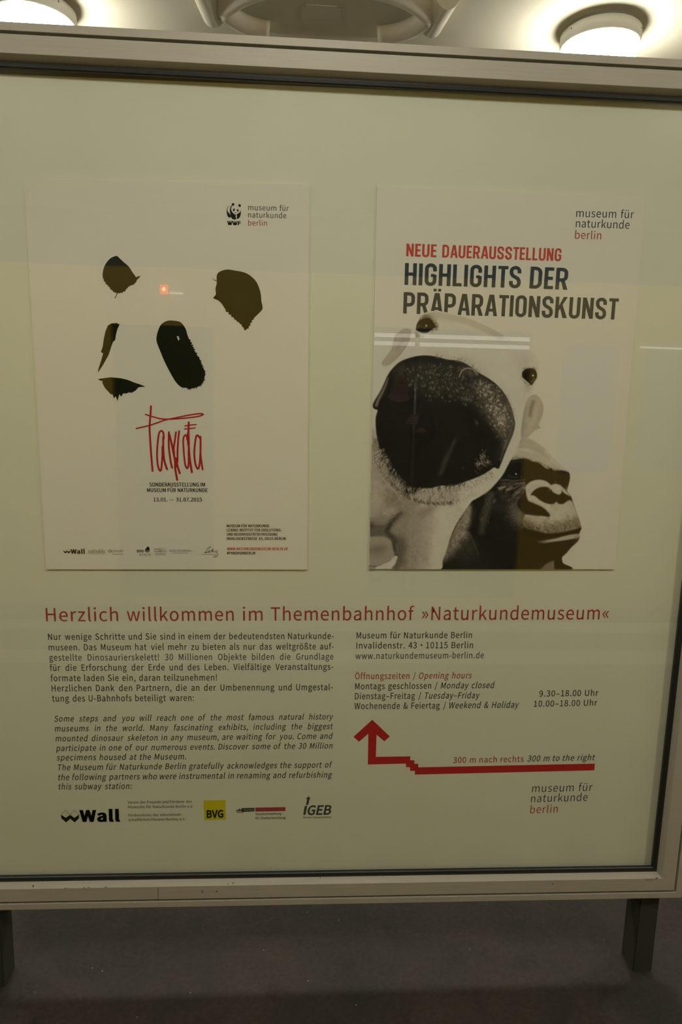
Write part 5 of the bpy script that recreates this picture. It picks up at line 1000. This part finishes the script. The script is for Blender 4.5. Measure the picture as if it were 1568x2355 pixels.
# ------------------------------------------------------------------ passenger holding the pole inside the train (a faint reflection)
hx = mx_(918, 866, TYT + YP - .12); hz = mx_(950, 967, TYT + YP)[2]
fx, fy = hx[0], TYT + YP - .14
per = empty('person', (fx, fy, .06)); tag(per, 'person in a dark coat holding a pole in the train doorway, reflected in the glass', 'person')
def skin(name, verts, edges, rad, m_, parent=per, lv=2, root=0):
    me_ = bpy.data.meshes.new(name); me_.from_pydata([Vector(v_) for v_ in verts], edges, []); o_ = link(name, me_, m_, parent)
    o_.modifiers.new('skin', 'SKIN'); me_.skin_vertices[0].data[root].use_root = True
    for i, r in enumerate(rad): me_.skin_vertices[0].data[i].radius = (r, r) if not isinstance(r, tuple) else r
    s_ = o_.modifiers.new('sub', 'SUBSURF'); s_.levels = lv; s_.render_levels = lv
    for p_ in me_.polygons: p_.use_smooth = True
    return o_
T = hx[2] - .06                                   # height of the face centre above the train floor
pl_ = Vector((pp[0] - fx, .14, hz - .06))         # the gripped place on the pole
sgn = 1 if pl_.x > 0 else -1
HS = T / 1.63; up = lambda L_: [v_ if isinstance(v_, Vector) else (v_[0], v_[1], v_[2] * HS) for v_ in L_]
# body: one figure from feet to head
bv_ = [(0, 0, .93), (0, 0, 1.08), (0, 0, 1.28), (0, 0, 1.42), (0, .01, 1.50), Vector((0, .015, T)), Vector((0, .015, T + .085)),
       (.09, 0, .88), (.11, .01, .50), (.12, -.01, .09), (.13, .12, .04), (-.09, 0, .88), (-.11, .02, .50), (-.12, 0, .09), (-.14, .13, .04),
       (.17 * sgn, 0, 1.40), (.27 * sgn, -.02, 1.16), pl_ + Vector((-.055 * sgn, -.05, -.03)), (-.17 * sgn, 0, 1.40), (-.23 * sgn, -.02, 1.13), (-.22 * sgn, .06, .90)]
be_ = [(0, 1), (1, 2), (2, 3), (3, 4), (4, 5), (5, 6), (0, 7), (7, 8), (8, 9), (9, 10), (0, 11), (11, 12), (12, 13), (13, 14), (3, 15), (15, 16), (16, 17), (3, 18), (18, 19), (19, 20)]
br_ = [(.14, .10), (.14, .10), (.15, .105), (.085, .07), .052, (.075, .092), (.06, .075), .085, .06, .045, .04, .085, .06, .045, .04, .065, .05, .034, .065, .05, .036]
skin('body', up(bv_), be_, br_, 'skin')
skin('coat', up([(0, 0, .62), (0, 0, .92), (0, 0, 1.30), (0, .005, 1.43), (.165 * sgn, 0, 1.385), (.275 * sgn, -.02, 1.16), pl_ + Vector((-.085 * sgn, -.075, -.06)), (-.165 * sgn, 0, 1.385), (-.235 * sgn, -.02, 1.13), (-.222 * sgn, .05, .93), (0, .008, 1.49)]),
     [(0, 1), (1, 2), (2, 3), (3, 4), (4, 5), (5, 6), (3, 7), (7, 8), (8, 9), (3, 10)], [(.23, .165), (.20, .15), (.195, .14), (.12, .10), .085, .068, .052, .085, .068, .052, (.072, .068)], 'coat', root=1)
for s_ in (1, -1): skin('trouser_leg', up([(.09 * s_, 0, .92), (.11 * s_, .015, .50), (.122 * s_, -.005, .10)]), [(0, 1), (1, 2)], [.105, .085, .068], 'trouser')
for s_ in (1, -1): skin('shoe', [(.122 * s_, -.04, .05), (.128 * s_, .05, .05), (.136 * s_, .16, .035)], [(0, 1), (1, 2)], [(.055, .05), (.055, .05), (.045, .032)], 'trouser')
bm = bmesh.new(); bmesh.ops.create_uvsphere(bm, u_segments=20, v_segments=14, radius=.1)
for v_ in list(bm.verts):
    v_.co.x *= .90; v_.co.z *= 1.05
bmesh.ops.delete(bm, geom=[v_ for v_ in bm.verts if v_.co.z < .015 and v_.co.y > -.02 or v_.co.z < -.06], context='VERTS'); bmesh.ops.translate(bm, verts=bm.verts, vec=(0, 0, T + .045)); obj('hair', bm, 'hair', per, True)
# relaxed hand of the other arm
hx_, hy_, hz_ = -.218 * sgn, .062, .885 * HS
palm2 = skin('hand', [(hx_, hy_ - .004, hz_ + .02), (hx_, hy_ + .004, hz_ - .03), (hx_, hy_ + .008, hz_ - .07)], [(0, 1), (1, 2)], [(.022, .026), (.018, .036), (.014, .036)], 'skin')
for i, ln in enumerate((.070, .080, .074, .058)):
    fy_ = hy_ + .036 - .020 * i
    skin('finger', [(hx_, fy_, hz_ - .062), (hx_ + .004 * sgn, fy_ + .002, hz_ - .075 - ln * .4), (hx_ + .014 * sgn, fy_ + .003, hz_ - .075 - ln * .75), (hx_ + .026 * sgn, fy_ + .003, hz_ - .075 - ln)], [(0, 1), (1, 2), (2, 3)], [.010, .0095, .009, .0078], 'skin', palm2, 1)
skin('thumb', [(hx_, hy_ + .026, hz_ - .008), (hx_ + .008 * sgn, hy_ + .052, hz_ - .038), (hx_ + .014 * sgn, hy_ + .060, hz_ - .066)], [(0, 1), (1, 2)], [.0125, .011, .009], 'skin', palm2, 1)
# face
for s_ in (1, -1):
    bm = bmesh.new(); bmesh.ops.create_uvsphere(bm, u_segments=10, v_segments=8, radius=.011); bmesh.ops.translate(bm, verts=bm.verts, vec=(.032 * s_, .096, T + .02)); obj('eye', bm, 'trouser', per, True)
    bm = bmesh.new(); bmesh.ops.create_uvsphere(bm, u_segments=10, v_segments=8, radius=.025); bmesh.ops.scale(bm, verts=bm.verts, vec=(.4, .8, 1.2)); bmesh.ops.translate(bm, verts=bm.verts, vec=(.078 * s_, .01, T + .005)); obj('ear', bm, 'skin', per, True)
bm = bmesh.new(); tube(bm, [(0, .098, T + .02), (0, .112, T - .006), (0, .104, T - .018)], [.006, .013, .009], 10); obj('nose', bm, 'skin', per, True)
bm = bmesh.new(); tube(bm, [(-.022, .094, T - .045), (0, .100, T - .047), (.022, .094, T - .045)], .005, 8); obj('mouth', bm, 'ink_rose', per, True)
# hand closed round the pole: palm, four fingers and thumb
palm = skin('hand', [pl_ + Vector((-.06 * sgn, -.06, -.035)), pl_ + Vector((-.035 * sgn, -.025, -.012)), pl_ + Vector((-.026 * sgn, -.012, .018))], [(0, 1), (1, 2)], [(.026, .02), (.03, .022), (.022, .02)], 'skin')
for i, ln in enumerate((.92, 1.0, .95, .8)):
    z_ = .032 - .021 * i; R_ = .027
    pts_ = [pl_ + Vector((-sgn * R_ * math.cos(a), R_ * math.sin(a), z_ + .004 * k_)) for k_, a in enumerate([-.35 + ln * u__ for u__ in (0, .9, 1.9, 2.9, 3.7)])]
    skin('finger', pts_, [(0, 1), (1, 2), (2, 3), (3, 4)], [.0105, .0100, .0095, .0088, .0078], 'skin', palm, 1)
pts_ = [pl_ + Vector((-.04 * sgn, -.03, .012)), pl_ + Vector((-.012 * sgn, -.034, .034)), pl_ + Vector((.016 * sgn, -.024, .05))]
skin('thumb', pts_, [(0, 1), (1, 2)], [.0125, .011, .009], 'skin', palm, 1)
